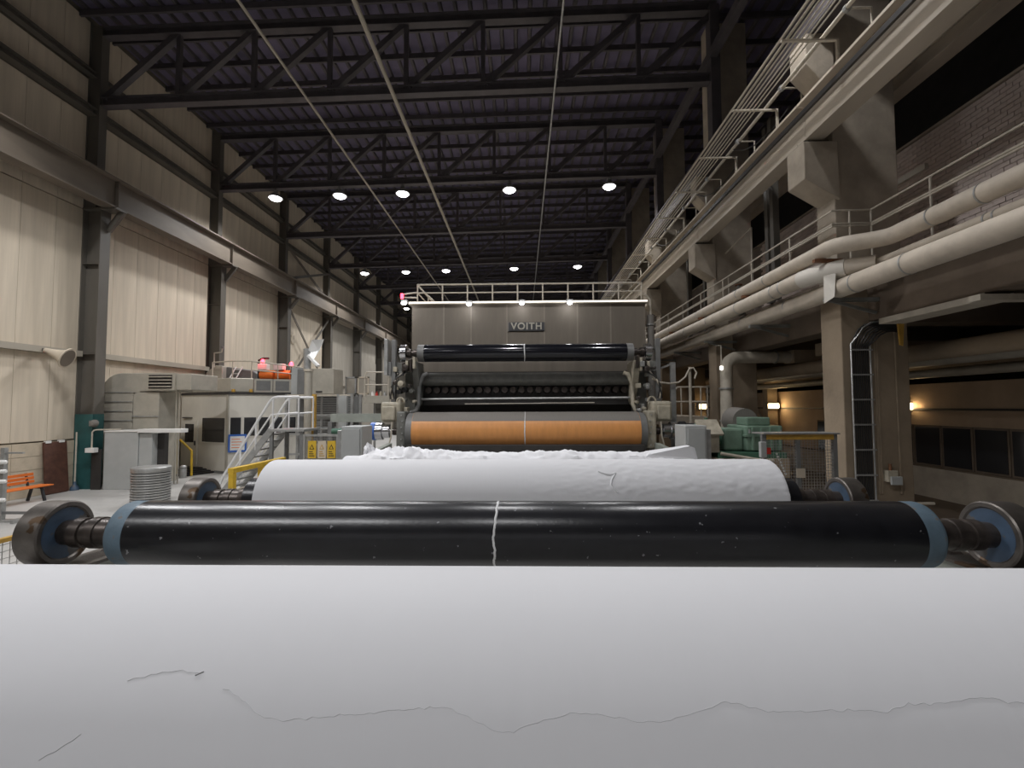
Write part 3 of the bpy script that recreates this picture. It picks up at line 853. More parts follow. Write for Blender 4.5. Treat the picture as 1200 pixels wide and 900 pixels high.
o = MB().add([(2.2, 8.75, 1.84), (3.24, 8.72, 1.86), (3.3, 9.25, 1.86), (2.3, 9.3, 1.84), (2.35, 8.78, 1.95), (3.1, 8.74, 2.1), (3.22, 8.8, 2.06), (3.2, 9.2, 2.08), (2.4, 9.25, 1.96)],
             [(3, 2, 1, 0), (4, 5, 7, 8), (5, 6, 7), (0, 1, 6, 5, 4), (1, 2, 7, 6), (2, 3, 8, 7), (3, 0, 4, 8)]).build('folded_paper', 'paper_loose', bevel=0.015)
tag(o, 'thick folded slab of white paper at the end of the crumpled sheet', 'paper')
import bmesh
bm = bmesh.new(); bmesh.ops.create_icosphere(bm, subdivisions=3, radius=1.0)
vs = []
for v in bm.verts:
    k_ = 1 + 0.55 * noise.noise(v.co * 2.3) + 0.3 * noise.noise(v.co * 5.1)
    vs.append((-2.98 + v.co.x * 0.09 * k_, 9.0 + v.co.y * 0.1 * k_, 2.0 + v.co.z * 0.13 * k_))
fs = [tuple(v.index for v in f.verts) for f in bm.faces]
bm.free()
tag(MB().add(vs, fs).build('crumpled_wad', 'paper_loose'), 'small crumpled wad of paper sticking up from the crumpled sheet', 'paper')

# ------------------------------------------------------------------ the paper machine front
HX0, HX1, HY = -4.2, 4.66, 17.5
hood = thing('machine_hood', 'tall brown panelled hood of the paper machine', 'machine hood', (0.2, 20, 4.1))
seams = [-4.2, -2.97, -1.93, -0.57, 0.85, 2.1, 3.35, 4.66]
for a, b in zip(seams, seams[1:]):
    box('panel', 'hood', hood, a + 0.008, b - 0.008, HY, HY + 0.06, 4.15, 6.72, bevel=0.006)
box('body', 'hood', hood, HX0 + 0.02, HX1 - 0.02, HY + 0.05, 32, 4.1, 6.7)
box('roof_edge', 'conduit', hood, HX0 - 0.1, HX1 + 0.06, HY - 0.14, 32.1, 6.72, 6.82)
box('glowing_edge', 'strip', hood, HX0 - 0.08, HX1 + 0.04, HY - 0.16, HY - 0.14, 6.75, 6.80, label='thin glowing strip along the roof edge')  # emissive strip for the thin bright line along the edge
for x in seams[1:-1]:
    box('seam_strip', 'seam', hood, x - 0.025, x + 0.025, HY - 0.012, HY + 0.02, 4.2, 6.7)
box('lower_lip', 'hood', hood, HX0 + 0.3, HX1 - 0.5, HY - 0.35, HY, 4.12, 4.5, bevel=0.01)

sg = thing('sign_plate', 'dark grey maker sign plate with raised letters on the hood', 'sign', (0.17, HY, 5.69))
box('plate', 'grey_black', sg, -0.5, 0.85, HY - 0.05, HY + 0.0, 5.69, 6.02, bevel=0.005)
box('plate_edge', 'grey_warm', sg, -0.54, -0.5, HY - 0.055, HY + 0.0, 5.67, 6.04)
cu = bpy.data.curves.new('lettering', 'FONT'); cu.body = 'VOITH'; cu.align_x = 'CENTER'; cu.align_y = 'CENTER'
cu.size = 0.36; cu.extrude = 0.012; cu.offset = 0.008; cu.space_character = 1.13
fo = bpy.data.objects.new('lettering_source', cu); col.objects.link(fo)
bpy.context.view_layer.update()
me = bpy.data.meshes.new_from_object(fo.evaluated_get(bpy.context.evaluated_depsgraph_get()))
bpy.data.objects.remove(fo)
me.materials.clear(); me.materials.append(M['duct'])
lo = bpy.data.objects.new('lettering', me); col.objects.link(lo)
lo.parent = sg; lo.location = Vector((0.175, HY - 0.06, 5.855)) - WL[sg.name]; lo.rotation_euler = (math.pi / 2, 0, 0)
lo['label'] = 'raised pale letters VOITH'

# railing and lamps on the hood
t = thing('railing', 'pale two-bar railing along the top of the machine hood', 'railing', (0.2, HY, 6.82))
xs = [-3.98 + 0.955 * k for k in range(10)]
pipe('handrail', 'conduit', t, [(-3.98, HY, 7.5), (4.52, HY, 7.5)], 0.032, 8)
pipe('mid_rail', 'conduit', t, [(-3.98, HY, 7.18), (4.52, HY, 7.18)], 0.024, 8)
for x in xs[:9] + [4.52]:
    pipe('post', 'conduit', t, [(x, HY, 6.82), (x, HY, 7.5)], 0.028, 8)
for x in (-3.98, 4.52):
    pipe('handrail', 'conduit', t, [(x, HY, 7.5), (x, 30, 7.5)], 0.032, 8)
    pipe('mid_rail', 'conduit', t, [(x, HY, 7.18), (x, 30, 7.18)], 0.024, 8)
    for k in range(1, 7):
        pipe('post', 'conduit', t, [(x, HY + 2.0 * k, 6.82), (x, HY + 2.0 * k, 7.5)], 0.028, 8)
pipe('side_brace', 'conduit', t, [(-3.98, HY, 7.45), (-3.3, HY + .05, 6.82)], 0.024, 8)
t = thing('lamp_bracket', 'red-tipped bracket arm at the hood corner above a lamp', 'bracket', (-4.35, HY, 6.9))
pipe('arm', 'conduit', t, [(-3.98, HY, 7.2), (-4.5, HY - 0.1, 7.12)], 0.03, 8)
pipe('arm', 'conduit', t, [(-3.98, HY, 7.0), (-4.5, HY - 0.1, 6.98)], 0.03, 8)
MB().lathe((-4.55, HY - 0.1, 6.95), 'z', [(0, 0.06), (0.18, 0.06), (0.2, 0.0)], 12).build('red_lens', 'lens_red', t, smooth=True)
for k, (x, z) in enumerate([(-4.42, 6.72), (-1.98, 6.66), (0.0, 6.68), (1.78, 6.68)]):
    lab = 'glowing lamp below the bracket at the hood corner' if k == 0 else 'small glowing flood lamp under the hood edge, %s from the hood corner bracket' % ORD[k]
    t = thing('flood_lamp', lab, 'lamp', (x, HY - 0.25, z), 'flood lamps on the hood')
    box('housing', 'grey_dark', t, x - 0.12, x + 0.12, HY - 0.3, HY - 0.12, z + 0.02, z + 0.14)
    MB().lathe((x, HY - 0.33, z), 'z', [(-0.07, 0.0), (-0.05, 0.07), (0.0, 0.1), (0.04, 0.09)], 14).build('lens', 'lens', t, smooth=True)
    l = bpy.data.lights.new('flood_light', 'POINT'); l.energy = 6; l.shadow_soft_size = 0.08
    lo = bpy.data.objects.new('flood_light', l); col.objects.link(lo); lo.parent = t; lo.location = (0, -0.35, -0.12)

# upper parked spool
def far_spool(label, cx, cy, cz, R, half):
    t = thing('reel_spool', label, 'spool', (cx, cy, cz - R))
    MB().lathe((cx, cy, cz), 'x', [(-half, R - 0.02), (-half, R), (half, R), (half, R - 0.02)], 64).build('roll_cover', 'rubber_far', t, smooth=True)
    strip_on_cyl(cx, cy, cz, R, densify([(-0.02 + 0.01 * math.sin(k), 60 + k * 20) for k in range(11)], .05, 0.004, .5, 3), 0.06, 0.005).build('centre_mark', 'mark', t)
    for s in (-1, 1):
        MB().lathe((cx, cy, cz), 'x', [(s * half, R - 0.004), (s * (half + 0.22), R - 0.004), (s * (half + 0.23), 0.14)], 48).build('end_ring', 'grey_dark', t, smooth=True)
        MB().lathe((cx, cy, cz), 'x', [(s * (half + 0.22), 0.14), (s * (half + .36), 0.14), (s * (half + .37), 0.1), (s * (half + .46), 0.1), (s * (half + .47), 0.16), (s * (half + .6), 0.16), (s * (half + .61), 0.11), (s * (half + .8), 0.11)], 24).build('journal', 'journal', t, smooth=True)
        MB().lathe((cx, cy, cz), 'x', [(s * (half + .62), 0.2), (s * (half + .62), 0.29), (s * (half + .82), 0.29), (s * (half + .82), 0.08), (s * (half + .9), 0.06)], 36).build('wheel', 'brass', t, smooth=True)
far_spool('glossy black reel spool parked high on the machine below the sign', 0.1, 15.8, 4.67, 0.3, 3.42)

# reel drum with brown cover
dx, dy, dz, dR = 0.1, 15.1, 2.04, 0.62
t = thing('reel_drum', 'brown covered reel drum low in the machine', 'roller', (dx, dy, dz - dR))
MB().lathe((dx, dy, dz), 'x', [(-3.58, dR - 0.03), (-3.58, dR), (3.58, dR), (3.58, dR - 0.03)], 80).build('drum_cover', 'brownroll', t, smooth=True)
MB().lathe((dx, dy, dz), 'x', [(-3.57, dR + 0.006), (3.57, dR + 0.006)], 30, math.radians(20), math.radians(146)).build('top_band', 'grey_warm', t, smooth=True, label='grey band over the top of the drum')  # grey shell over the upper arc of the drum cover
strip_on_cyl(dx, dy, dz, dR, densify([(-0.02 + 0.008 * math.sin(k), 80 + k * 20) for k in range(8)], .05, 0.003, .4, 9), 0.05, 0.012).build('centre_mark', 'mark', t)
for s in (-1, 1):
    MB().lathe((dx, dy, dz), 'x', [(s * 3.58, dR - 0.01), (s * 3.78, dR - 0.03), (s * 3.8, 0.3), (s * 3.83, 0.28)], 48).build('end_ring', 'grey_dark', t, smooth=True)
    MB().lathe((dx, dy, dz), 'x', [(s * 3.81, 0.2), (s * 4.1, 0.2), (s * 4.12, 0.12), (s * 4.3, 0.12)], 24).build('journal', 'journal', t, smooth=True)
box('dark_lower_beam', 'void', t, -3.6, 3.75, 14.35, 14.9, 1.2, 1.66, bevel=0.02)  # dark box beam added for the black band under the drum

# grey cross tube, row of nozzles, rails, dark interior
t = thing('spray_beam', 'thick grey cross tube above a row of dark nozzles', 'beam', (0.1, 16.4, 3.1))
pipe('tube', 'machine', t, [(-3.55, 16.3, 3.8), (3.74, 16.3, 3.8)], 0.23, 20)
box('plate', 'void', t, -3.5, 3.725, 16.5, 16.56, 2.9, 3.7)
for k in range(24):
    x = -3.3 + k * 0.298
    MB().lathe((x, 16.35, 3.42), 'y', [(-0.06, 0.0), (-0.06, 0.11), (0.16, 0.13)], 14).build('nozzle', 'journal', t, smooth=True)
o = pipe('cross_bar', 'galv', None, [(-3.53, 16.2, 3.1), (3.735, 16.2, 3.13)], 0.045, 8)
tag(o, 'round steel cross bar under the dark nozzles', 'bar')
o = pipe('cross_bar', 'conduit', None, [(-2.0, 16.2, 2.93), (2.5, 16.2, 2.96)], 0.02, 6)
tag(o, 'thin pale rod below the round cross bar', 'bar')
box('interior_dark_plate', 'void', hood, -4.0, 4.4, 17.1, 17.6, 0, 4.12)  # black sheet stands in for the darkness inside the machine

def side_frame(s, label):
    """bearing stand at one end of the machine; s = -1 toward the cream wall"""
    c = 0.1
    X = lambda a: c + s * a
    def bx(nm, m, a, b, y0, y1, z0, z1, bev=0.01, **k):
        return box(nm, m, t, min(X(a), X(b)), max(X(a), X(b)), y0, y1, z0, z1, bevel=bev, **k)
    t = thing('bearing_stand', label, 'bearing stand', (X(4.1), 16, 0))
    bx('base', 'grey_dark', 3.75, 4.55, 14.19, 17.11, 0, 1.25)
    bx('upright', 'machine', 3.85, 4.2, 16.2, 17.0, 1.25, 4.2)
    bx('column', 'grey_dark', 4.36, 4.5, 15.5, 15.7, 2.7, 5.1)
    bx('top_arm', 'machine', 3.7, 4.4, 15.6, 16.6, 4.0, 4.34)
    m_ = MB().prism([(15.4, 4.36), (16.5, 4.36), (16.7, 3.5), (16.3, 2.9), (15.9, 3.4)], 'x', X(3.62), X(3.82)); m_.build('arm_plate', 'machine_cream' if s > 0 else 'machine', t, bevel=0.01)
    for k in range(4):
        bx('clamp', 'machine_cream' if k % 2 == (s > 0) else 'journal', 3.66 + .12 * k, 3.75 + .12 * k, 15.35, 15.6, 4.1 - .1 * (k % 2), 4.5 - .06 * k, 0.02)
    pts = [(X(3.35), 15.9, 3.98), (X(3.5), 15.9, 3.92), (X(3.64), 15.9, 3.6), (X(3.66), 15.9, 2.9), (X(3.72), 15.8, 2.7), (X(3.9), 15.7, 2.62)]
    pipe('bent_guard', 'grey_dark' if s < 0 else 'machine_cream', t, pts, 0.075, 10)
    bx('bearing_block', 'machine_cream' if s > 0 else 'machine', 3.82, 4.12, 14.75, 15.4, 1.5, 2.7, 0.06)
    bx('gear_case', 'machine_cream', 4.05, 4.7, 15.0, 15.6, 2.35, 3.0, 0.08)
    bx('gear_cover', 'machine_cream', 4.2, 4.62, 14.9, 15.02, 2.4, 2.86, 0.04)
    pipe('lifting_eye', 'machine_cream', t, [Vector((X(4.1), 15.2, 2.98)) + Vector((0.13 * math.cos(a) * s, 0, 0.16 * math.sin(a))) for a in [math.pi * q / 8 for q in range(9)]], 0.03, 8)
    for k in range(3):
        pts = [(X(4.0 + .1 * k), 15.45, 4.0), (X(4.25 + .06 * k), 15.3, 3.8 - .1 * k), (X(4.45), 15.35, 3.5 - .1 * k), (X(4.35 + .07 * k), 15.4, 3.1)]
        pipe('hose', 'conduit' if k == 1 else 'cable', t, pts, 0.028, 6)
    q = random.Random(31 + s)
    for k in range(16):
        a, z, w = 3.68 + q.random() * .62, 2.65 + q.random() * 1.5, 0.05 + q.random() * 0.1
        y = 15.2 + q.random() * .5
        mm = q.choice(['journal', 'machine', 'galv', 'machine_cream', 'black'])
        if k % 2:
            bx('fitting', mm, a, a + w, y, y + .3, z, z + w * 1.3, 0.015)
        else:
            MB().lathe((X(a), y, z), 'y', [(-0.12, w * .3), (-0.1, w * .7), (0.2, w * .7)], 12).build('valve', mm, t, smooth=True)
    for k in range(6):
        bx('bolt', 'galv', 3.9 + .03 * (k % 2), 3.94 + .03 * (k % 2), 14.72, 14.76, 1.6 + .19 * k, 1.64 + .19 * k, 0)
    pipe('drain_pipe', 'conduit', t, [(X(4.3), 14.9, 2.35), (X(4.3), 14.85, 1.9), (X(4.4), 14.85, 1.5), (X(4.4), 14.85, 1.1)], 0.025, 8)
    # drive coupling
    MB().lathe((c, 15.1, 2.05), 'x', [(s * 4.12, 0.11), (s * 4.4, 0.11), (s * 4.4, 0.22), (s * 4.62, 0.22), (s * 4.63, 0.28), (s * 4.85, 0.28)], 32).build('coupling', 'brass', t, smooth=True)
    if s < 0:
        MB().lathe((c, 15.1, 2.05), 'x', [(s * 4.85, 0.29), (s * 5.0, 0.29), (s * 5.01, 0.15), (s * 5.3, 0.15)], 32).build('blue_coupling', 'blue', t, smooth=True, label='bright blue coupling ring')
        MB().lathe((c, 15.1, 2.05), 'x', [(s * 5.2, 0.2), (s * 5.5, 0.2), (s * 5.52, 0.1), (s * 6.3, 0.1)], 24).build('drive_shaft', 'green_dk', t, smooth=True)
    return t
side_frame(-1, 'cluttered bearing frame of the machine with the blue coupling')
side_frame(1, 'cluttered cream bearing frame of the machine on the gearbox side')

# grey guard boxes on the reel rails
for s, side, x0, x1 in ((-1, 'warning sign', -4.5, -3.98), (1, 'green gearbox', 3.98, 4.5)):
    t = thing('guard_box', 'pale grey steel guard box on the rail toward the %s' % side, 'guard box', ((x0 + x1) / 2, 11.9, RY(11.5)))
    box('casing', 'grey', t, x0, x1, 11.5, 12.3, RY(12.3), 2.36, bevel=0.02)
    box('door', 'grey', t, x0 + 0.05, x1 - 0.05, 11.47, 11.5, RY(11.5) + 0.06, 2.3, bevel=0.01)
    box('side_plate', 'galv', t, (x1 if s > 0 else x0 - 0.14), (x1 + 0.14 if s > 0 else x0), 11.6, 12.2, RY(11.5), 2.26, bevel=0.01)

# slanted grey-green side beams between rails and machine
for s, side in ((-1, 'blue coupling'), (1, 'cream bearing frame')):
    o = MB().prism([(12.4, 1.55), (14.76, 1.69), (14.76, 1.247), (14.185, 1.247), (14.185, RY(14.185) - .003), (12.4, RY(12.4) - .003)], 'x', s * 4.22 - .08, s * 4.22 + .08).build('side_beam', 'railgreen', bevel=0.01)
    tag(o, 'flat grey-green side beam below the %s' % side, 'beam')

# ------------------------------------------------------------------ floor side toward the cream wall
t = thing('bench', 'orange slatted bench with black legs against the cream wall', 'bench', (-15.0, 13.3, 0))
for k in range(3):
    x = -15.12 + k * 0.15
    box('seat_slat', 'orange', t, x, x + 0.12, 11.2, 14.4, 0.43, 0.465, bevel=0.008)
for k in range(3):
    z = 0.53 + k * 0.11
    box('back_slat', 'orange', t, -15.25 - 0.02 * k, -15.22 - 0.02 * k, 11.2, 14.3, z, z + 0.085, bevel=0.006)
for y in (11.6, 12.9, 14.1):
    MB().bar((-15.08, y, 0.43), (-15.2, y, 0), 0.06, 0.06).build('leg', 'black', t)
    MB().bar((-14.78, y, 0.43), (-14.66, y, 0), 0.06, 0.06).build('leg', 'black', t)
    MB().bar((-15.2, y, 0.4), (-15.3, y, 0.84), 0.05, 0.04).build('back_support', 'black', t)
    box('cross_bar', 'black', t, -15.16, -14.7, y - 0.03, y + 0.03, 0.38, 0.43)

t = thing('storage_rack', 'grey post rack with short arms beside the bench end', 'rack', (-13.05, 11.5, 0))
box('post', 'galv', t, -13.1, -13.0, 11.45, 11.55, 0, 1.85)
box('foot', 'galv', t, -13.35, -12.5, 11.42, 11.58, 0, 0.06)
box('foot', 'galv', t, -12.6, -12.52, 11.3, 11.7, 0, 0.1)
box('low_arm', 'grey_dark', t, -13.0, -12.35, 11.46, 11.54, 0.2, 0.26)
box('arm', 'galv', t, -13.0, -12.55, 11.47, 11.53, 1.7, 1.74)
for k, z in enumerate((1.5, 1.27, 1.02, 0.56)):
    MB().lathe((-12.96, 11.4, z), 'x', [(-0.18, 0.03), (-0.16, 0.05), (0.06, 0.05), (0.1, 0.03)], 12).build('peg', 'white', t, smooth=True)

t = thing('mesh_fence', 'low mesh fence with yellow top bar beside the near spool wheel', 'fence', (-7.4, 5.6, 0))
box('top_bar', 'ochre', t, -7.44, -7.36, 4.3, 7.0, 0.94, 1.0)
for y in (4.35, 5.65, 6.95):
    box('post', 'galv', t, -7.43, -7.37, y - 0.03, y + 0.03, 0, 0.94)
m_ = MB()
for k in range(26): m_.box(-7.404, -7.396, 4.35 + k * 0.1, 4.358 + k * 0.1, 0.1, 0.94)
for k in range(9): m_.box(-7.404, -7.396, 4.35, 6.95, 0.1 + k * 0.1, 0.108 + k * 0.1)
m_.build('wire_mesh', 'galv', t, kind='stuff')

t = thing('leaning_board', 'dark brown board leaning on the cream wall behind the bench', 'board', (-15.5, 15.3, 0.0))
MB().prism([(-15.56, 0.0), (-15.51, 0.02), (-15.66, 1.72), (-15.71, 1.7)], 'y', 14.95, 15.72).build('sheet', 'brownwood', t)
for y in (15.0, 15.45):
    box('clip', 'white', t, -15.72, -15.64, y, y + 0.18, 1.68, 1.76)
t = thing('floor_post', 'thin pale post with a blue foot beside the teal casing', 'post', (-15.5, 15.9, 0))
pipe('rod', 'conduit', t, [(-15.5, 15.9, 0.1), (-15.5, 15.9, 2.0)], 0.025, 8)
MB().lathe((-15.5, 15.9, 0), 'z', [(0.0, 0.13), (0.1, 0.12), (0.2, 0.05), (0.3, 0.04)], 14).build('foot', 'bluehub', t, smooth=True)

t = thing('horn_loudspeaker', 'cream horn loudspeaker on the wall girt above the bench', 'loudspeaker', (-15.5, 15.0, 4.4))
ax0, ax1 = Vector((-15.55, 14.75, 4.74)), Vector((-14.95, 14.9, 4.48))
pr = [(0, 0.07), (0.15, 0.09), (0.35, 0.12), (0.6, 0.17), (0.85, 0.25), (1.0, 0.33)]
pipe('horn', 'cream', t, [ax0.lerp(ax1, a) for a, _ in pr], [r for _, r in pr], 24)
d_ = (ax1 - ax0).normalized()
pipe('rim', 'cream', t, [ax1 - d_ * 0.01, ax1 + d_ * 0.02], 0.345, 24)
pipe('mouth', 'crane', t, [ax1 + d_ * 0.018, ax1 + d_ * 0.03], 0.29, 24)
MB().bar((-15.74, 14.7, 4.75), ax0, 0.08, 0.08).build('bracket', 'column', t)

# grey partition with canopy
t = thing('partition_cabinet', 'plain pale grey cabinet under a flat white canopy', 'cabinet', (-13.8, 16.3, 0))
box('body', 'grey', t, -14.62, -13.42, 16.02, 16.9, 0, 2.0, bevel=0.01)
box('side_panel', 'grey', t, -13.41, -12.95, 16.06, 16.5, 0, 1.94, bevel=0.01)
box('dark_gap_panel', 'void', t, -12.94, -12.7, 16.3, 16.5, 0, 1.94)  # black panel painted in for the dark gap beside the cabinet
box('canopy', 'white', t, -13.4, -11.85, 15.95, 16.3, 1.97, 2.1, bevel=0.01)
box('top_trim', 'white', t, -14.64, -13.4, 16.0, 16.9, 2.0, 2.04)
t = thing('pipe_stand', 'bent pale pipe with a small white box beside the teal casing', 'pipe', (-14.85, 15.9, 0))
pipe('tube', 'conduit', t, [(-14.9, 15.85, 1.45), (-14.9, 15.85, 2.0), (-14.86, 15.87, 2.06), (-14.8, 15.9, 2.08), (-14.2, 16.2, 2.08)], 0.025, 8)
box('box', 'white', t, -15.05, -14.75, 15.75, 15.95, 1.3, 1.46, bevel=0.01)
box('backing', 'void', t, -15.0, -14.66, 15.96, 16.0, 0.0, 1.4)
t = thing('wall_siren', 'small round siren on the teal-cased column', 'siren', (-15.02, 15.95, 2.2))
MB().lathe((-14.98, 15.98, 2.3), 'y', [(-0.12, 0.0), (-0.1, 0.09), (0.0, 0.13), (0.06, 0.13)], 16).build('dome', 'grey_warm', t, smooth=True)
box('mount', 'grey_dark', t, -15.2, -14.95, 16.02, 16.1, 2.2, 2.4)

# coil drum of stacked hoops
t = thing('hoop_stack', 'round stack of pale metal hoops with a lid on the open floor', 'hoop stack', (-11.2, 13.9, 0))
h0 = MB().lathe((-11.2, 13.9, 0.02), 'z', [(0.0, 0.45), (0.0, 0.495), (0.05, 0.495), (0.05, 0.45), (0.0, 0.45)], 40).build('hoop', 'galv', t, smooth=True, origin=(-11.2, 13.9, 0.02))
for k in range(1, 13):
    share(h0, t, (-11.2 + random.uniform(-.012, .012), 13.9 + random.uniform(-.012, .012), 0.02 + k * 0.075))
MB().lathe((-11.2, 13.9, 0), 'z', [(0.0, 0.43), (0.98, 0.43)], 40).build('liner', 'grey_dark', t, smooth=True)
MB().lathe((-11.2, 13.9, 0), 'z', [(0.97, 0.505), (1.05, 0.505), (1.07, 0.48), (1.075, 0.0)], 40).build('lid', 'galv', t, smooth=True)

# big duct at the cabin
t = thing('air_duct', 'large rounded sheet metal duct rising beside the cabin', 'duct', (-15.0, 17.6, 0))
prof = [(-15.72, 0.0), (-14.5, 0.0), (-14.5, 3.3), (-14.2, 3.45), (-13.3, 3.45), (-13.3, 4.13)] + [(-14.95 + 0.77 * math.cos(a), 3.36 + 0.77 * math.sin(a)) for a in [math.radians(90 + 90 * k / 8) for k in range(9)]]
MB().prism(prof, 'y', 17.0, 18.5).build('body', 'duct', t, bevel=0.02)
for z in (2.35, 2.7, 3.05, 3.4):
    box('band', 'galv', t, -15.74, -14.46, 16.97, 17.0, z, z + 0.03)
box('side_box', 'duct', t, -14.48, -13.5, 17.0, 18.0, 0, 3.42, bevel=0.02)
box('lower_collar', 'galv', t, -14.5, -13.48, 16.96, 17.0, 2.5, 2.54)
box('louvre_frame', 'duct', t, -13.92, -12.85, 16.9, 17.05, 3.48, 4.12)
box('louvre_back', 'void', t, -13.82, -12.95, 16.88, 16.9, 3.55, 4.05)
for k in range(4):
    MB().bar((-13.82, 16.86, 3.62 + k * 0.12), (-12.95, 16.86, 3.62 + k * 0.12), 0.07, 0.03).build('louvre_slat', 'conduit', t)
box('outlet_duct', 'duct', t, -13.3, -12.3, 17.0, 18.5, 3.5, 4.1, bevel=0.02)
for x in (-13.0, -12.88):
    box('post', 'duct', t, x - .016, x + .016, 17.2, 17.24, 0, 3.5)

# control cabin
CA, CB, CC = Vector((-15.72, 21.15, 0)), Vector((-12.6, 19.75, 0)), Vector((-9.2, 21.6, 0))
def onface(mb, A, B, s0, s1, z0, z1, d0, d1):
    e = (B - A).normalized(); n = Vector((e.y, -e.x, 0))
    vs = [A + e * s + n * d + Vector((0, 0, z)) for z in (z0, z1) for s, d in ((s0, d0), (s1, d0), (s1, d1), (s0, d1))]
    return mb.add(vs, [(0, 3, 2, 1), (4, 5, 6, 7), (0, 1, 5, 4), (1, 2, 6, 5), (2, 3, 7, 6), (3, 0, 4, 7)])
def fpart(nm, m, par, A, B, s0, s1, z0, z1, d0, d1, **k):
    return onface(MB(), A, B, s0, s1, z0, z1, d0, d1).build(nm, m, par, **k)
t = thing('control_cabin', 'pale control cabin with dark windows under the wall', 'cabin', (-12.6, 23, 0))
MB().prism([(p.x, p.y) for p in (CA, CB, CC)] + [(-9.2, 26.5), (-15.08, 26.5), (-15.08, 22.77), (-15.72, 22.77)], 'z', 0, 3.4).build('body', 'cabin', t)
MB().prism([(CA.x, CA.y - .06), (CB.x, CB.y - .08), (CC.x + .06, CC.y - .04), (-9.14, 26.5), (-15.08, 26.5), (-15.08, 22.77), (-15.72, 22.77)], 'z', 3.4, 3.5).build('roof', 'void', t)
d_ = fpart('door', 'cabin', t, CA, CB, 0.12, 1.3, 0.2, 2.25, 0, 0.05, bevel=0.01)
fpart('pane', 'glass', d_, CA, CB, 0.42, 1.05, 1.28, 2.1, 0.05, 0.06)
fpart('handle', 'black', d_, CA, CB, 1.14, 1.2, 1.15, 1.35, 0.05, 0.09)
def cwin(A, B, s0, s1, z0, z1):
    w = fpart('window', 'cabin', t, A, B, s0 - .05, s1 + .05, z0 - .05, z1 + .05, 0, 0.04)
    fpart('pane', 'glass', w, A, B, s0, s1, z0, z1, 0.04, 0.05)
cwin(CA, CB, 1.66, 3.2, 1.33, 2.38)
for a, b in ((0.06, 0.45), (0.57, 1.02), (1.13, 1.55), (1.66, 2.05), (2.16, 2.6), (2.7, 3.1), (3.2, 3.6)):
    cwin(CB, CC, a, b, 1.6, 2.4)
fpart('corner_post', 'duct', t, CA, CB, 3.3, 3.42, 0, 3.42, -0.02, 0.06)
fpart('kick_plate', 'grey_dark', t, CA, CB, 2.55, 3.4, 0, 0.1, 0, 0.03)
fpart('door_closer', 'black', t, CA, CB, 0.2, 0.85, 2.36, 2.4, 0, 0.08)
t = thing('notice_board', 'white notice board in a blue frame on the cabin', 'notice board', tuple(CB + Vector((0.35, 0, 0.9))))
fpart('frame', 'blue', t, CB, CC, 0.0, 0.68, 0.92, 1.68, 0.06, 0.1)
fpart('sheet', 'white', t, CB, CC, 0.07, 0.61, 1.0, 1.6, 0.1, 0.105)
for k in range(4):
    fpart('line', 'orange2', t, CB, CC, 0.12, 0.5 - 0.06 * (k % 2), 1.1 + k * 0.12, 1.13 + k * 0.12, 0.105, 0.108)
t = thing('cabin_steps', 'dark steps in front of the cabin door', 'steps', (-14.2, 19.7, 0))
e_ = (CB - CA).normalized(); n_ = Vector((e_.y, -e_.x, 0))
for k in range(4):
    onface(MB(), CA, CB, 0.78, 1.7 + 0.28 * (3 - k), 0, 0.07 + 0.043 * k, 0.0, 1.3 - 0.28 * k).build('step', 'black', t)
t = thing('yellow_handrail', 'yellow tube handrail beside the dark cabin steps', 'handrail', (-14.3, 19.2, 0))
pipe('rail', 'yellow', t, [(-15.2, 19.5, 1.45), (-14.3, 19.25, 1.47), (-13.72, 19.1, 1.05), (-13.7, 19.1, 0.02)], 0.045, 8)
pipe('post', 'yellow', t, [(-14.5, 19.3, 1.45), (-14.5, 19.3, 0.065)], 0.04, 8)
t = thing('waste_bin', 'small grey steel cylinder bin by the yellow handrail', 'bin', (-13.75, 18.68, 0))
MB().lathe((-13.75, 18.68, 0), 'z', [(0, 0.13), (0.45, 0.13), (0.5, 0.09), (0.52, 0.0)], 16).build('body', 'galv', t, smooth=True)
MB().lathe((-13.75, 18.68, 0.38), 'z', [(0, 0.137), (0.04, 0.137)], 16).build('band', 'grey_dark', t, smooth=True)

# on the cabin roof
t = thing('roof_plenum', 'low grey duct band round the cabin roof with mesh panels', 'duct', (-12.6, 22, 3.5))
fpart('duct', 'duct', t, CA, CB, 0.1, 3.42, 3.5, 4.12, -0.8, -0.05, bevel=0.04)
fpart('duct', 'duct', t, CB, CC, 0.0, 0.9, 3.5, 4.12, -0.8, -0.05, bevel=0.04)
for k in range(3):
    p_ = fpart('panel_frame', 'duct', t, CB, CC, 0.92 + k * 0.75, 1.64 + k * 0.75, 3.5, 4.1, -0.3, -0.05)
    fpart('mesh', 'grey_dark', p_, CB, CC, 1.0 + k * 0.75, 1.56 + k * 0.75, 3.58, 4.02, -0.05, -0.04)
for s in (0.0, 0.62):
    MB().lathe(tuple(CB + Vector((0.1 + s, 0.1 + s * .4, 3.5))), 'z', [(0, 0.07), (0.12, 0.07), (0.14, 0)], 10).build('cap', 'ochre', t, smooth=True)
t = thing('roof_tank', 'dark horizontal tank with a pale sloped end on the cabin roof', 'tank', (-14, 22.6, 3.5))
MB().prism([(-15.06, 3.5), (-13.15, 3.5), (-13.15, 4.5), (-13.4, 4.66), (-14.3, 4.8), (-14.6, 4.85), (-15.0, 4.85), (-15.06, 4.8)], 'y', 22.75, 24.4).build('body', 'grey_dark', t, bevel=0.06)
MB().prism([(-15.5, 3.5), (-14.7, 3.5), (-14.7, 4.88), (-15.05, 4.9), (-15.5, 4.55)], 'y', 22.42, 22.77).build('end', 'duct', t, bevel=0.03)
t = thing('roof_ladder', 'short pale ladder leaning on the roof tank', 'ladder', (-14.2, 22, 3.5))
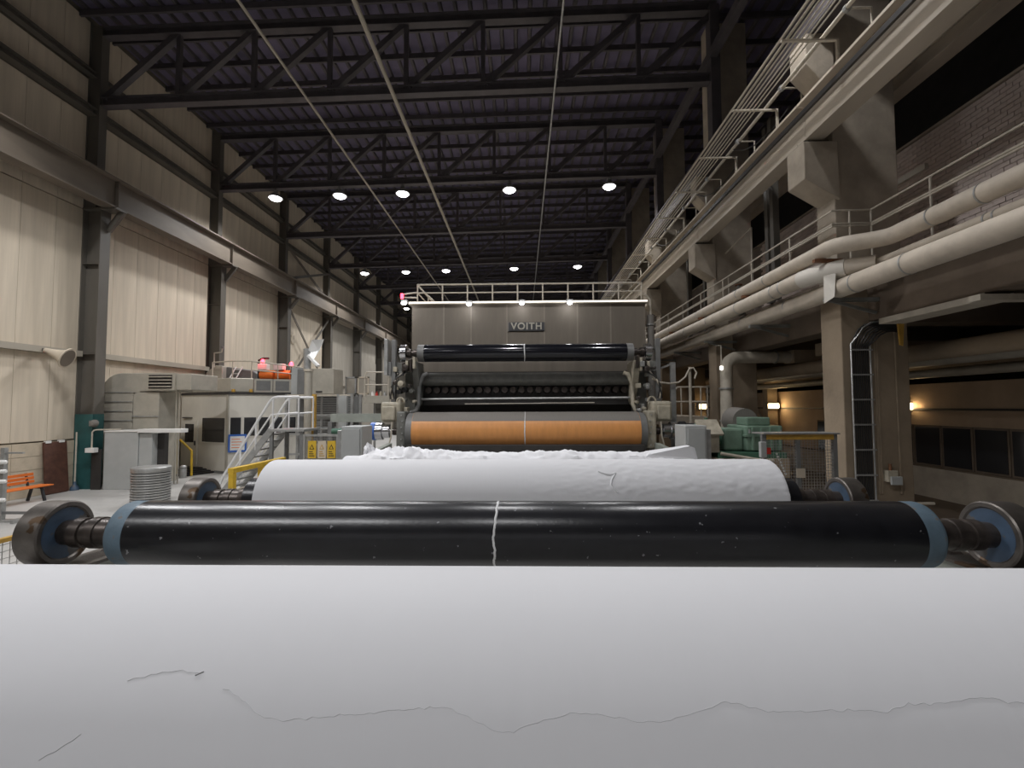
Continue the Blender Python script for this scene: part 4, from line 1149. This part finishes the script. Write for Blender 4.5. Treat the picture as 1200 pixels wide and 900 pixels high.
for dx_ in (0, 0.32):
    MB().bar((-14.5 + dx_, 22.05, 3.5), (-14.2 + dx_, 22.72, 4.85), 0.04, 0.04).build('stile', 'white', t)
for k in range(6):
    a = Vector((-14.5, 22.05, 3.5)).lerp(Vector((-14.2, 22.72, 4.85)), 0.12 + k * 0.155)
    MB().bar(a, a + Vector((0.32, 0, 0)), 0.03, 0.03).build('rung', 'white', t)
rail_run('pale pipe railing round the cabin roof', [[(-14.9, 22.0, 5.0), (-13.6, 21.5, 5.02), (-12.4, 21.0, 4.95), (-10.6, 22.2, 4.75)], [(-12.4, 21.0, 4.55), (-10.6, 22.2, 4.4)]],
         [(-14.9, 22.0, 4.12, 5.0), (-13.6, 21.5, 4.12, 5.0), (-12.4, 21.0, 3.5, 4.95), (-11.5, 21.6, 3.5, 4.85), (-10.6, 22.2, 3.5, 4.75)], 3.5, 'conduit', 0.03)
t = thing('pump_unit', 'orange twin pump unit with white boxes on the cabin roof', 'pump', (-12, 22.5, 3.5))
box('base', 'grey_dark', t, -13.1, -11.1, 22.3, 23.0, 3.5, 4.2)
for x in (-12.85, -12.05):
    pipe('motor', 'orange2', t, [(x, 22.6, 4.42), (x + 0.68, 22.6, 4.42)], 0.23, 14)
    box('terminal_box', 'white', t, x - 0.05, x + 0.42, 22.3, 22.6, 4.66, 4.95, bevel=0.02)
pipe('pipework', 'black', t, [(-13.0, 22.6, 4.2), (-13.0, 22.6, 5.15), (-12.8, 22.6, 5.25), (-12.5, 22.6, 5.25)], 0.05, 8)
for k, (x, z, zs, w) in enumerate(((-12.7, 5.0, 4.94, 'above the first pump'), (-11.28, 4.85, 4.19, 'at the pump end'))):
    t = thing('red_beacon', 'glowing red warning beacon %s on the cabin roof' % w, 'beacon', (x, 22.42, z), 'red beacons')
    pipe('stem', 'black', t, [(x, 22.42, zs), (x, 22.42, z)], 0.03, 8)
    MB().lathe((x, 22.42, z), 'z', [(-0.02, 0.09), (0.13, 0.085), (0.19, 0.04), (0.2, 0)], 14).build('lens', 'lens_red', t, smooth=True)
    l = bpy.data.lights.new('beacon_light', 'POINT'); l.energy = 10; l.color = (1, 0.05, 0.06); l.shadow_soft_size = 0.08
    lo = bpy.data.objects.new('beacon_light', l); col.objects.link(lo); lo.parent = t; lo.location = (0, -0.25, 0.1)
t = thing('gooseneck_pipe', 'thin gooseneck vent pipe on the wall beside the roof tank', 'pipe', (-14.8, 22.5, 4.8))
pipe('tube', 'duct', t, [(-15.1, 22.4, 4.8), (-15.1, 22.4, 5.5), (-14.9, 22.4, 5.52), (-14.75, 22.4, 5.55), (-14.7, 22.4, 5.75)], 0.035, 8)
MB().lathe((-14.7, 22.4, 5.72), 'z', [(0, 0.05), (0.12, 0.07), (0.13, 0)], 10).build('cap', 'grey_dark', t, smooth=True)

# pole with foil reflector, grey box and cages
t = thing('reflector_pole', 'round grey pole carrying a crumpled foil reflector', 'pole', (-7.9, 17, 0))
pipe('shaft', 'duct', t, [(-7.9, 17, 0), (-7.9, 17, 4.2)], 0.14, 16)
pipe('cap', 'conduit', t, [(-7.9, 17, 4.16), (-7.9, 17, 4.24)], 0.17, 16)
pipe('stem', 'galv', t, [(-7.95, 17, 4.2), (-7.97, 17, 5.0)], 0.13, 12)
MB().add([(-7.95, 16.95, 4.82), (-7.68, 16.75, 5.3), (-7.25, 16.8, 5.33), (-7.45, 16.9, 4.95), (-7.68, 16.9, 4.6), (-7.6, 17.1, 4.95)],
         [(0, 1, 5), (1, 2, 5), (2, 3, 5), (3, 4, 5), (4, 0, 5), (0, 5, 1)]).build('foil_shade', 'foil', t, label='crumpled silver foil shade')
MB().bar((-7.9, 16.95, 4.75), (-7.5, 16.9, 4.35), 0.16, 0.1).build('lamp_head', 'foil', t, bevel=0.02)
t = thing('grey_cabinet', 'large plain grey sheet box standing on the equipment cage', 'cabinet', (-8.55, 19.4, 3.38))
box('casing', 'duct', t, -9.0, -7.78, 19.0, 20.0, 3.38, 4.43, bevel=0.01)
box('side_casing', 'grey_dark', t, -9.35, -9.0, 19.1, 20.0, 3.38, 4.42, bevel=0.01)
box('handle', 'black', t, -8.5, -8.25, 18.96, 19.0, 3.45, 3.5)
box('pillar', 'grey', t, -9.7, -9.4, 19.3, 19.7, 3.38, 4.5)
t = thing('equipment_cage', 'grey barred equipment cage under the grey sheet box', 'cage', (-8, 19.5, 0))
for x in (-9.75, -8.7, -7.6, -7.02):
    box('post', 'galv', t, x - 0.05, x + 0.05, 19.0, 19.1, 0, 3.38)
    box('post', 'galv', t, x - 0.05, x + 0.05, 20.0, 20.1, 0, 3.38)
for z in (0.9, 1.72, 2.5, 3.32):
    box('rail', 'conduit' if z > 3 else 'galv', t, -9.75, -7.0, 19.02, 19.08, z - 0.03, z + 0.05)
box('back_sheet', 'grey_dark', t, -9.7, -7.0, 20.02, 20.06, 0, 3.3)
m_ = MB()
for k in range(17): m_.box(-8.65, -7.05, 19.04, 19.05, 1.75 + k * 0.095, 1.765 + k * 0.095)
m_.build('bars', 'galv', t, kind='stuff')
box('grey_pillar', 'grey', t, -7.5, -7.15, 18.8, 19.0, 1.4, 3.3, bevel=0.01)
for z in (1.9, 2.35):
    box('shelf', 'grey', t, -8.6, -7.1, 19.15, 19.9, z, z + 0.1)
t = thing('mesh_screen', 'beige framed mesh screen above the equipment cage', 'screen', (-7.2, 20.2, 3.38))
for a, b in ((-7.76, -7.28), (-7.22, -6.72)):
    f_ = MB().box(a, b, 20.2, 20.26, 3.38, 3.44).box(a, b, 20.2, 20.26, 4.1, 4.16).box(a, a + .06, 20.2, 20.26, 3.38, 4.16).box(b - .06, b, 20.2, 20.26, 3.38, 4.16).build('frame', 'cream' if a > -7.3 else 'galv', t)
    box('mesh', 'greycl', f_, a + .06, b - .06, 20.22, 20.24, 3.44, 4.1)
box('stand', 'galv', t, -7.3, -7.2, 20.2, 20.28, 0, 3.38)

# steep stair with aluminium handrails
t = thing('steel_stair', 'steep steel stair with shiny aluminium handrails up to the cage', 'stair', (-8.9, 15.6, 0))
for i, y in enumerate((15.05, 16.1)):
    MB().bar((-9.75, y, 0.05), (-8.2, y, 2.1), 0.05, 0.2).build('stringer', 'galv', t)
    pipe('handrail', 'alu', t, [(-9.9, y, 0.2), (-9.75, y, 0.6), (-8.25, y, 3.05), (-8.15, y, 3.15), (-8.0, y, 3.18), (-7.3, y, 3.18)], 0.042, 10)
    pipe('mid_rail', 'alu', t, [(-9.6, y, 0.5), (-8.2, y, 2.6), (-7.3, y, 2.66)], 0.03, 8)
    for x, za, zb in ((-9.2, 0.8, 1.5), (-8.7, 1.45, 2.32), (-8.15, 2.1, 3.14), (-7.3, 2.1, 3.18)):
        pipe('post', 'alu', t, [(x, y, za), (x, y, zb)], 0.03, 8)
for k in range(8):
    a = Vector((-9.7, 0, 0.1)).lerp(Vector((-8.25, 0, 2.05)), (k + 0.5) / 8)
    box('tread', 'galv', t, a.x - 0.14, a.x + 0.14, 15.07, 16.08, a.z, a.z + 0.035)
box('landing', 'galv', t, -8.3, -7.1, 15.0, 16.2, 2.05, 2.12)
for x, y in ((-7.2, 15.1), (-7.2, 16.1), (-8.2, 16.1), (-8.2, 15.1)):
    box('leg', 'grey_dark', t, x - .05, x + .05, y - .05, y + .05, 0, 2.05)
o = box('yellow_post', 'ochre', None, -7.42, -7.3, 16.25, 16.37, 0, 3.3)
tag(o, 'ochre upright post at the head of the steel stair', 'post')
t = thing('yellow_barrier', 'thick yellow barrier rail beside the foot of the stair', 'barrier', (-7.0, 12.3, 0))
box('top_bar', 'yellow', t, -7.08, -6.94, 11.1, 13.6, 1.26, 1.38, bevel=0.01)
for y in (11.16, 12.4, 13.5):
    box('post', 'yellow', t, -7.06, -6.94, y - .07, y + .07, 0, 1.26, bevel=0.01)
box('mid_bar', 'conduit', t, -7.03, -6.99, 11.1, 13.6, 0.8, 0.85)

# warning sign fence
t = thing('guard_fence', 'grey mesh guard fence with three warning signs', 'fence', (-5.9, 13.5, 0))
for x in (-6.36, -5.38):
    box('post', 'galv', t, x - .03, x + .03, 13.47, 13.53, 0, 2.05)
box('top_bar', 'galv', t, -6.36, -5.38, 13.48, 13.52, 1.99, 2.05)
m_ = MB()
for k in range(26): m_.box(-6.34 + k * 0.038, -6.333 + k * 0.038, 13.5, 13.506, 0.1, 2.0)
for k in range(30): m_.box(-6.34, -5.4, 13.5, 13.506, 0.1 + k * 0.065, 0.107 + k * 0.065)
m_.build('wire_mesh', 'galv', t, kind='stuff')
box('back_panel', 'machine_cream', t, -6.3, -5.42, 13.75, 13.8, 0.3, 1.75)
for k, (x, mm) in enumerate(((-6.24, 'yellow'), (-5.95, 'cream'), (-5.67, 'yellow'))):
    p_ = box('sign', mm, t, x, x + 0.24, 13.46, 13.475, 1.36, 1.86, label='%s warning sign' % ('pale' if k == 1 else 'yellow'))
    MB().prism([(x + 0.05, 1.62), (x + 0.19, 1.62), (x + 0.12, 1.76)], 'y', 13.455, 13.46).build('triangle', 'black' if k != 1 else 'ochre', p_)
    MB().prism([(x + 0.08, 1.635), (x + 0.16, 1.635), (x + 0.12, 1.72)], 'y', 13.451, 13.455).build('triangle_inside', mm, p_)
    for q in range(3):
        box('print_line', 'black' if k != 1 else 'ochre', p_, x + 0.04, x + 0.2 - 0.03 * q, 13.455, 13.46, 1.42 + q * 0.06, 1.44 + q * 0.06)

# side platform beyond the stair
t = thing('side_platform', 'small railed steel platform hung beside the machine near the blue coupling', 'platform', (-6, 19.5, 0))
box('deck', 'conduit', t, -6.5, -5.0, 19.0, 20.5, 3.0, 3.16, bevel=0.01)
box('kick_plate', 'duct', t, -6.5, -5.45, 18.96, 19.0, 3.0, 3.3)
pipe('handrail', 'conduit', t, [(-6.48, 19, 3.1), (-6.48, 19, 4.15), (-6.4, 19, 4.27), (-5.58, 19, 4.27), (-5.5, 19, 4.15), (-5.5, 19, 3.1)], 0.035, 8)
pipe('mid_rail', 'conduit', t, [(-6.48, 19, 3.75), (-5.5, 19, 3.75)], 0.025, 8)
pipe('handrail', 'conduit', t, [(-5.5, 19, 4.27), (-5.4, 20.4, 4.27), (-4.7, 20.4, 4.2)], 0.03, 8)
for x in (-6.2, -5.2):
    box('leg', 'galv', t, x - .04, x + .04, 19.4, 19.48, 0, 3.0)
for k in range(5):
    q = random.Random(k)
    MB().lathe((-6.25 + k * 0.17, 19.3, 3.16), 'z', [(0, 0.06), (0.2 + 0.1 * q.random(), 0.06), (0.33, 0.02)], 10).build('fitting', ['white', 'red', 'machine_cream', 'galv', 'brass'][k], t, smooth=True)
o = box('cross_channel', 'railgreen', None, -6.9, -4.75, 16.6, 16.8, 2.3, 2.6); tag(o, 'pale green cross channel above the drive shaft', 'channel')
o = box('cross_channel', 'railgreen', None, -6.6, -4.75, 16.4, 16.6, 2.0, 2.08); tag(o, 'thin pale green cross channel just above the drive shaft', 'channel')
t = thing('channel_stand', 'dark stand holding the pale green cross channels', 'stand', (-6.7, 16.6, 0))
box('post', 'grey_dark', t, -6.95, -6.8, 16.5, 16.75, 0, 2.31)
box('post', 'grey_dark', t, -5.6, -5.45, 16.45, 16.6, 0, 2.0)
box('foot', 'grey_dark', t, -7.05, -5.4, 16.4, 16.8, 0, 0.06)
t = thing('spool_hanger', 'tall grey plate at the end of the high spool toward the cream wall', 'plate', (-4.4, 15.6, 3.9))
box('plate', 'galv', t, -4.62, -4.5, 15.4, 16.2, 3.9, 5.12, bevel=0.01)
box('flange', 'grey_dark', t, -4.5, -4.395, 15.45, 16.2, 3.9, 4.35, bevel=0.01)
t = thing('wall_clock', 'round pale disc fixed on the wall beside the cross brace', 'clock', (-15.78, 31.5, 7.3))
MB().lathe((-15.79, 31.5, 7.54), 'x', [(0, 0.34), (0.06, 0.34), (0.07, 0.3), (0.07, 0)], 24).build('dial', 'cream', t, smooth=True)
box('hand', 'black', t, -15.72, -15.71, 31.48, 31.52, 7.5, 7.75)

# ------------------------------------------------------------------ gearbox side
t = thing('gearbox', 'large green gearbox with a grey domed motor', 'gearbox', (6.4, 13.3, 0))
box('plinth', 'concrete_brown', t, 5.1, 7.05, 12.5, 14.7, 0, 1.45, bevel=0.02)
box('bed_plate', 'green_dk', t, 5.2, 7.0, 12.55, 14.6, 1.43, 1.6, bevel=0.01)
box('case', 'green', t, 6.02, 7.0, 12.7, 13.9, 1.62, 2.3, bevel=0.04)
box('case_flange', 'green', t, 5.98, 7.04, 12.66, 13.94, 2.0, 2.06, bevel=0.01)
box('top_cover', 'green', t, 6.12, 6.75, 12.85, 13.5, 2.3, 2.52, bevel=0.03)
box('inlet_case', 'green', t, 5.5, 6.02, 12.85, 13.7, 1.62, 2.22, bevel=0.06)
MB().lathe((0, 13.2, 1.92), 'x', [(5.3, 0.1), (5.42, 0.1), (5.43, 0.2), (5.52, 0.2)], 20).build('input_flange', 'green_dk', t, smooth=True)
for k in range(4):
    box('rib', 'green', t, 6.15 + k * .24, 6.2 + k * .24, 12.62, 12.7, 1.65, 2.25)
for x in (6.08, 6.9):
    MB().lathe((x, 12.64, 2.1), 'z', [(0, 0.03), (0.1, 0.03)], 8).build('bolt', 'galv', t)
MB().lathe((6.55, 14.2, 2.4), 'y', [(-0.35, 0.0), (-0.35, 0.36), (0.35, 0.4), (0.4, 0.3)], 24).build('motor', 'grey_warm', t, smooth=True)
box('motor_foot', 'grey_dark', t, 6.25, 6.85, 13.95, 14.5, 1.62, 2.1)
pipe('oil_pipe', 'conduit', t, [(5.25, 12.5, 1.58), (6.2, 12.45, 1.42), (6.6, 12.45, 1.4)], 0.04, 8)
t = thing('small_gearbox', 'small pale green gear unit beside the green gearbox', 'gearbox', (5.35, 13.2, 0))
box('pedestal', 'concrete_brown', t, 4.72, 5.08, 12.8, 13.6, 0, 1.6)
box('case', 'green', t, 4.95, 5.28, 12.85, 13.6, 1.62, 2.35, bevel=0.04)
MB().lathe((5.15, 13.2, 2.35), 'z', [(0, 0.12), (0.08, 0.12), (0.1, 0.05), (0.16, 0.05)], 14).build('breather', 'green_dk', t, smooth=True)
t = thing('tilted_panel', 'cream tilted control panel behind the grey guard box', 'panel', (4.8, 12.7, 0))
MB().prism([(12.4, 2.1), (12.45, 2.05), (12.9, 2.42), (12.85, 2.47)], 'x', 4.72, 5.3).build('face', 'machine_cream', t)
box('box', 'machine_cream', t, 4.78, 5.24, 12.55, 12.8, 1.6, 2.1, bevel=0.01)
box('stand', 'grey_dark', t, 4.9, 5.0, 12.6, 12.7, 0, 1.6)

t = thing('guard_fence', 'mesh guard fence with an ochre top bar before the concrete column', 'fence', (5.7, 9.8, 0))
box('top_bar', 'ochre', t, 5.05, 6.42, 9.77, 9.84, 2.14, 2.25)
box('top_plate', 'galv', t, 4.95, 6.5, 9.7, 10.2, 2.25, 2.28)
for x in (5.0, 5.7, 6.45):
    box('post', 'grey_dark', t, x - .04, x + .04, 9.78, 9.86, 0, 2.25)
for z in (0.95, 0.1):
    box('rail', 'grey_dark', t, 5.0, 6.45, 9.78, 9.83, z, z + 0.05)
m_ = MB()
for k in range(25): m_.box(5.02 + k * 0.058, 5.027 + k * 0.058, 9.8, 9.806, 0.1, 2.14)
for k in range(34): m_.box(5.0, 6.45, 9.8, 9.806, 0.12 + k * 0.06, 0.127 + k * 0.06)
m_.build('wire_mesh', 'galv', t, kind='stuff')
box('tag_plate', 'cream', t, 5.63, 5.8, 9.75, 9.775, 1.36, 1.55)
t = thing('switch_box', 'small grey and red switch box on the fence post', 'switch', (4.95, 9.75, 1.7))
box('body', 'grey', t, 4.88, 5.0, 9.68, 9.78, 1.78, 2.1, bevel=0.01)
box('button', 'red', t, 5.0, 5.08, 9.68, 9.76, 1.85, 1.98)
pipe('cable', 'conduit', t, [(4.94, 9.7, 1.78), (4.86, 9.7, 1.68), (4.92, 9.7, 1.6), (5.0, 9.72, 1.64)], 0.015, 6)
t = thing('chain', 'striped chain hanging inside the guard fence', 'chain', (5.4, 10.0, 1.4))
for k in range(8):
    MB().bar((5.33 + k * 0.025, 9.95, 1.85 - k * 0.06), (5.345 + k * 0.025, 9.95, 1.815 - k * 0.06), 0.03, 0.03).build('link', 'white', t)

t = thing('vent_pipe', 'thick grey pipe rising and bending flat behind the gearbox', 'pipe', (7.0, 16, 0))
pts = [(6.97, 16, 0.0), (6.95, 16, 2.2), (6.97, 16, 4.02)] + [(7.38 + 0.42 * math.cos(a), 16, 4.07 + 0.42 * math.sin(a)) for a in [math.radians(180 - 90 * k / 6) for k in range(1, 7)]] + [(9.0, 16, 4.49), (10.4, 16, 4.49)]
pipe('tube', 'conduit', t, pts, 0.2, 16)
for z in (2.3, 3.4):
    pipe('flange', 'galv', t, [(6.96, 16, z), (6.96, 16, z + 0.05)], 0.24, 16)
pipe('flange', 'galv', t, [(8.6, 16, 4.49), (8.65, 16, 4.49)], 0.225, 16)
box('end_box', 'concrete_brown', t, 9.1, 10.0, 15.7, 16.3, 4.28, 4.7)
t = thing('work_lamp', 'small bluish lamp clipped beside the bend of the grey pipe', 'lamp', (6.6, 15.7, 4.1))
MB().lathe((6.66, 15.65, 4.1), 'z', [(-0.09, 0.0), (-0.06, 0.06), (0.06, 0.06), (0.09, 0.0)], 12).build('lens', 'strip', t, smooth=True)
pipe('stem', 'conduit', t, [(6.66, 15.65, 4.15), (6.66, 15.65, 4.85), (6.45, 15.65, 4.85), (7.2, 15.65, 4.85)], 0.025, 6)

rail_run('pale railing round the side platform behind the gearbox', [[(5.88, 18, 3.45), (5.96, 18, 3.56), (7.1, 18, 3.56)], [(5.9, 18, 3.0), (7.1, 18, 3.0)]],
         [(5.88, 18, 2.44, 3.48), (6.1, 18, 2.44, 3.54), (6.85, 18, 2.44, 3.54), (7.1, 18, 2.44, 3.54)], 2.44, 'conduit', 0.03)
t = thing('side_platform', 'concrete side platform behind the gearbox under a railing', 'platform', (6.5, 18.5, 0))
box('deck', 'concrete', t, 5.75, 7.1, 18.0, 22, 2.05, 2.44, bevel=0.01)
for x in (5.9, 6.9):
    box('leg', 'concrete_brown', t, x, x + .18, 18.3, 18.5, 0, 2.05)
t = thing('step_rail', 'sloping pale stair rail beside the thick grey pipe', 'railing', (8.6, 18.5, 2.44))
for y in (18.2, 18.9):
    pipe('handrail', 'conduit', t, [(7.9, y, 3.55), (8.6, y, 3.55), (9.35, y, 2.2)], 0.03, 8)
    pipe('post', 'conduit', t, [(8.0, y, 1.9), (8.0, y, 3.55)], 0.025, 8)
    pipe('post', 'conduit', t, [(8.6, y, 1.9), (8.6, y, 3.55)], 0.025, 8)
    pipe('mid_rail', 'conduit', t, [(7.9, y, 3.0), (8.5, y, 3.0), (9.0, y, 2.1)], 0.025, 8)
box('landing', 'concrete_brown', t, 7.9, 9.6, 18.1, 19.0, 0, 1.95)

t = thing('guide_post', 'tall galvanised angle post beside the cream bearing stand', 'post', (5.0, 15.7, 0))
box('upright', 'galv', t, 4.95, 5.12, 15.6, 15.7, 0, 4.3)
MB().bar((5.03, 15.65, 4.25), (4.62, 15.6, 4.1), 0.06, 0.06).build('stay', 'galv', t)
box('cross_bar', 'galv', t, 4.595, 5.0, 15.62, 15.66, 2.9, 2.96)
pts = [(4.3, 15.46, 3.75), (4.55, 15.46, 3.62), (4.9, 15.5, 3.58), (5.2, 15.56, 3.62), (5.45, 15.64, 3.8), (5.62, 15.72, 4.08), (5.75, 15.72, 4.12), (5.85, 15.7, 3.95), (5.78, 15.7, 3.75)]
tag(pipe('air_hose', 'conduit', None, pts, 0.03, 8), 'pale looping air hose between the galvanised post and hose stand', 'hose')
t = thing('hose_stand', 'slim pale stand holding the looping hose', 'stand', (5.65, 15.8, 0))
pipe('upright', 'conduit', t, [(5.66, 15.8, 0), (5.66, 15.8, 4.15)], 0.05, 10)
box('foot', 'grey_dark', t, 5.5, 5.82, 15.65, 15.95, 0, 0.05)
t = thing('drive_unit', 'black drive coupling with a chrome ring beyond the cream stand', 'coupling', (5.1, 15.1, 0))
MB().lathe((0, 15.1, 2.05), 'x', [(4.95, 0.2), (5.05, 0.3), (5.2, 0.3), (5.22, 0.24), (5.5, 0.24), (5.55, 0.1)], 28).build('rotor', 'black', t, smooth=True)
box('support', 'grey_dark', t, 5.15, 5.4, 14.95, 15.25, 0, 1.85)

# small pieces round the hood and on the mezzanine
t = thing('riser_pipe', 'stout dusty riser pipe at the hood corner beside the pipes', 'pipe', (4.95, 17.7, 0))
pipe('tube', 'grey_warm', t, [(4.9, 17.7, 0), (4.9, 17.7, 6.3)], 0.13, 14)
pipe('neck', 'conduit', t, [(4.9, 17.7, 6.3), (4.88, 17.7, 6.9), (4.75, 17.7, 7.05), (4.55, 17.7, 7.1)], 0.05, 8)
for z in (5.0, 5.9):
    pipe('flange', 'galv', t, [(4.9, 17.7, z), (4.9, 17.7, z + 0.05)], 0.17, 14)
t = thing('bent_pipe_frame', 'thin bent pipe frame standing on the mezzanine walkway', 'frame', (7.4, 15.5, 5.95))
pipe('upright', 'conduit', t, [(7.45, 15.0, 5.95), (7.45, 15.0, 8.6), (7.45, 16.9, 8.4)], 0.03, 8)
pipe('low_loop', 'conduit', t, [(7.3, 16.4, 5.95), (7.3, 16.4, 7.4), (7.3, 15.3, 7.4)], 0.025, 8)
t = thing('valve_drum', 'round grey drum on the mezzanine walkway beside the bent pipe frame', 'drum', (7.45, 15.9, 5.95))
MB().lathe((7.42, 15.9, 5.95), 'z', [(0, 0.19), (0.7, 0.19), (0.75, 0.22), (0.82, 0.22), (0.84, 0.06), (1.0, 0.05)], 18).build('body', 'machine', t, smooth=True)
MB().lathe((7.42, 15.9, 6.95), 'z', [(0, 0.12), (0.03, 0.12)], 14).build('handwheel', 'rust', t, smooth=True)
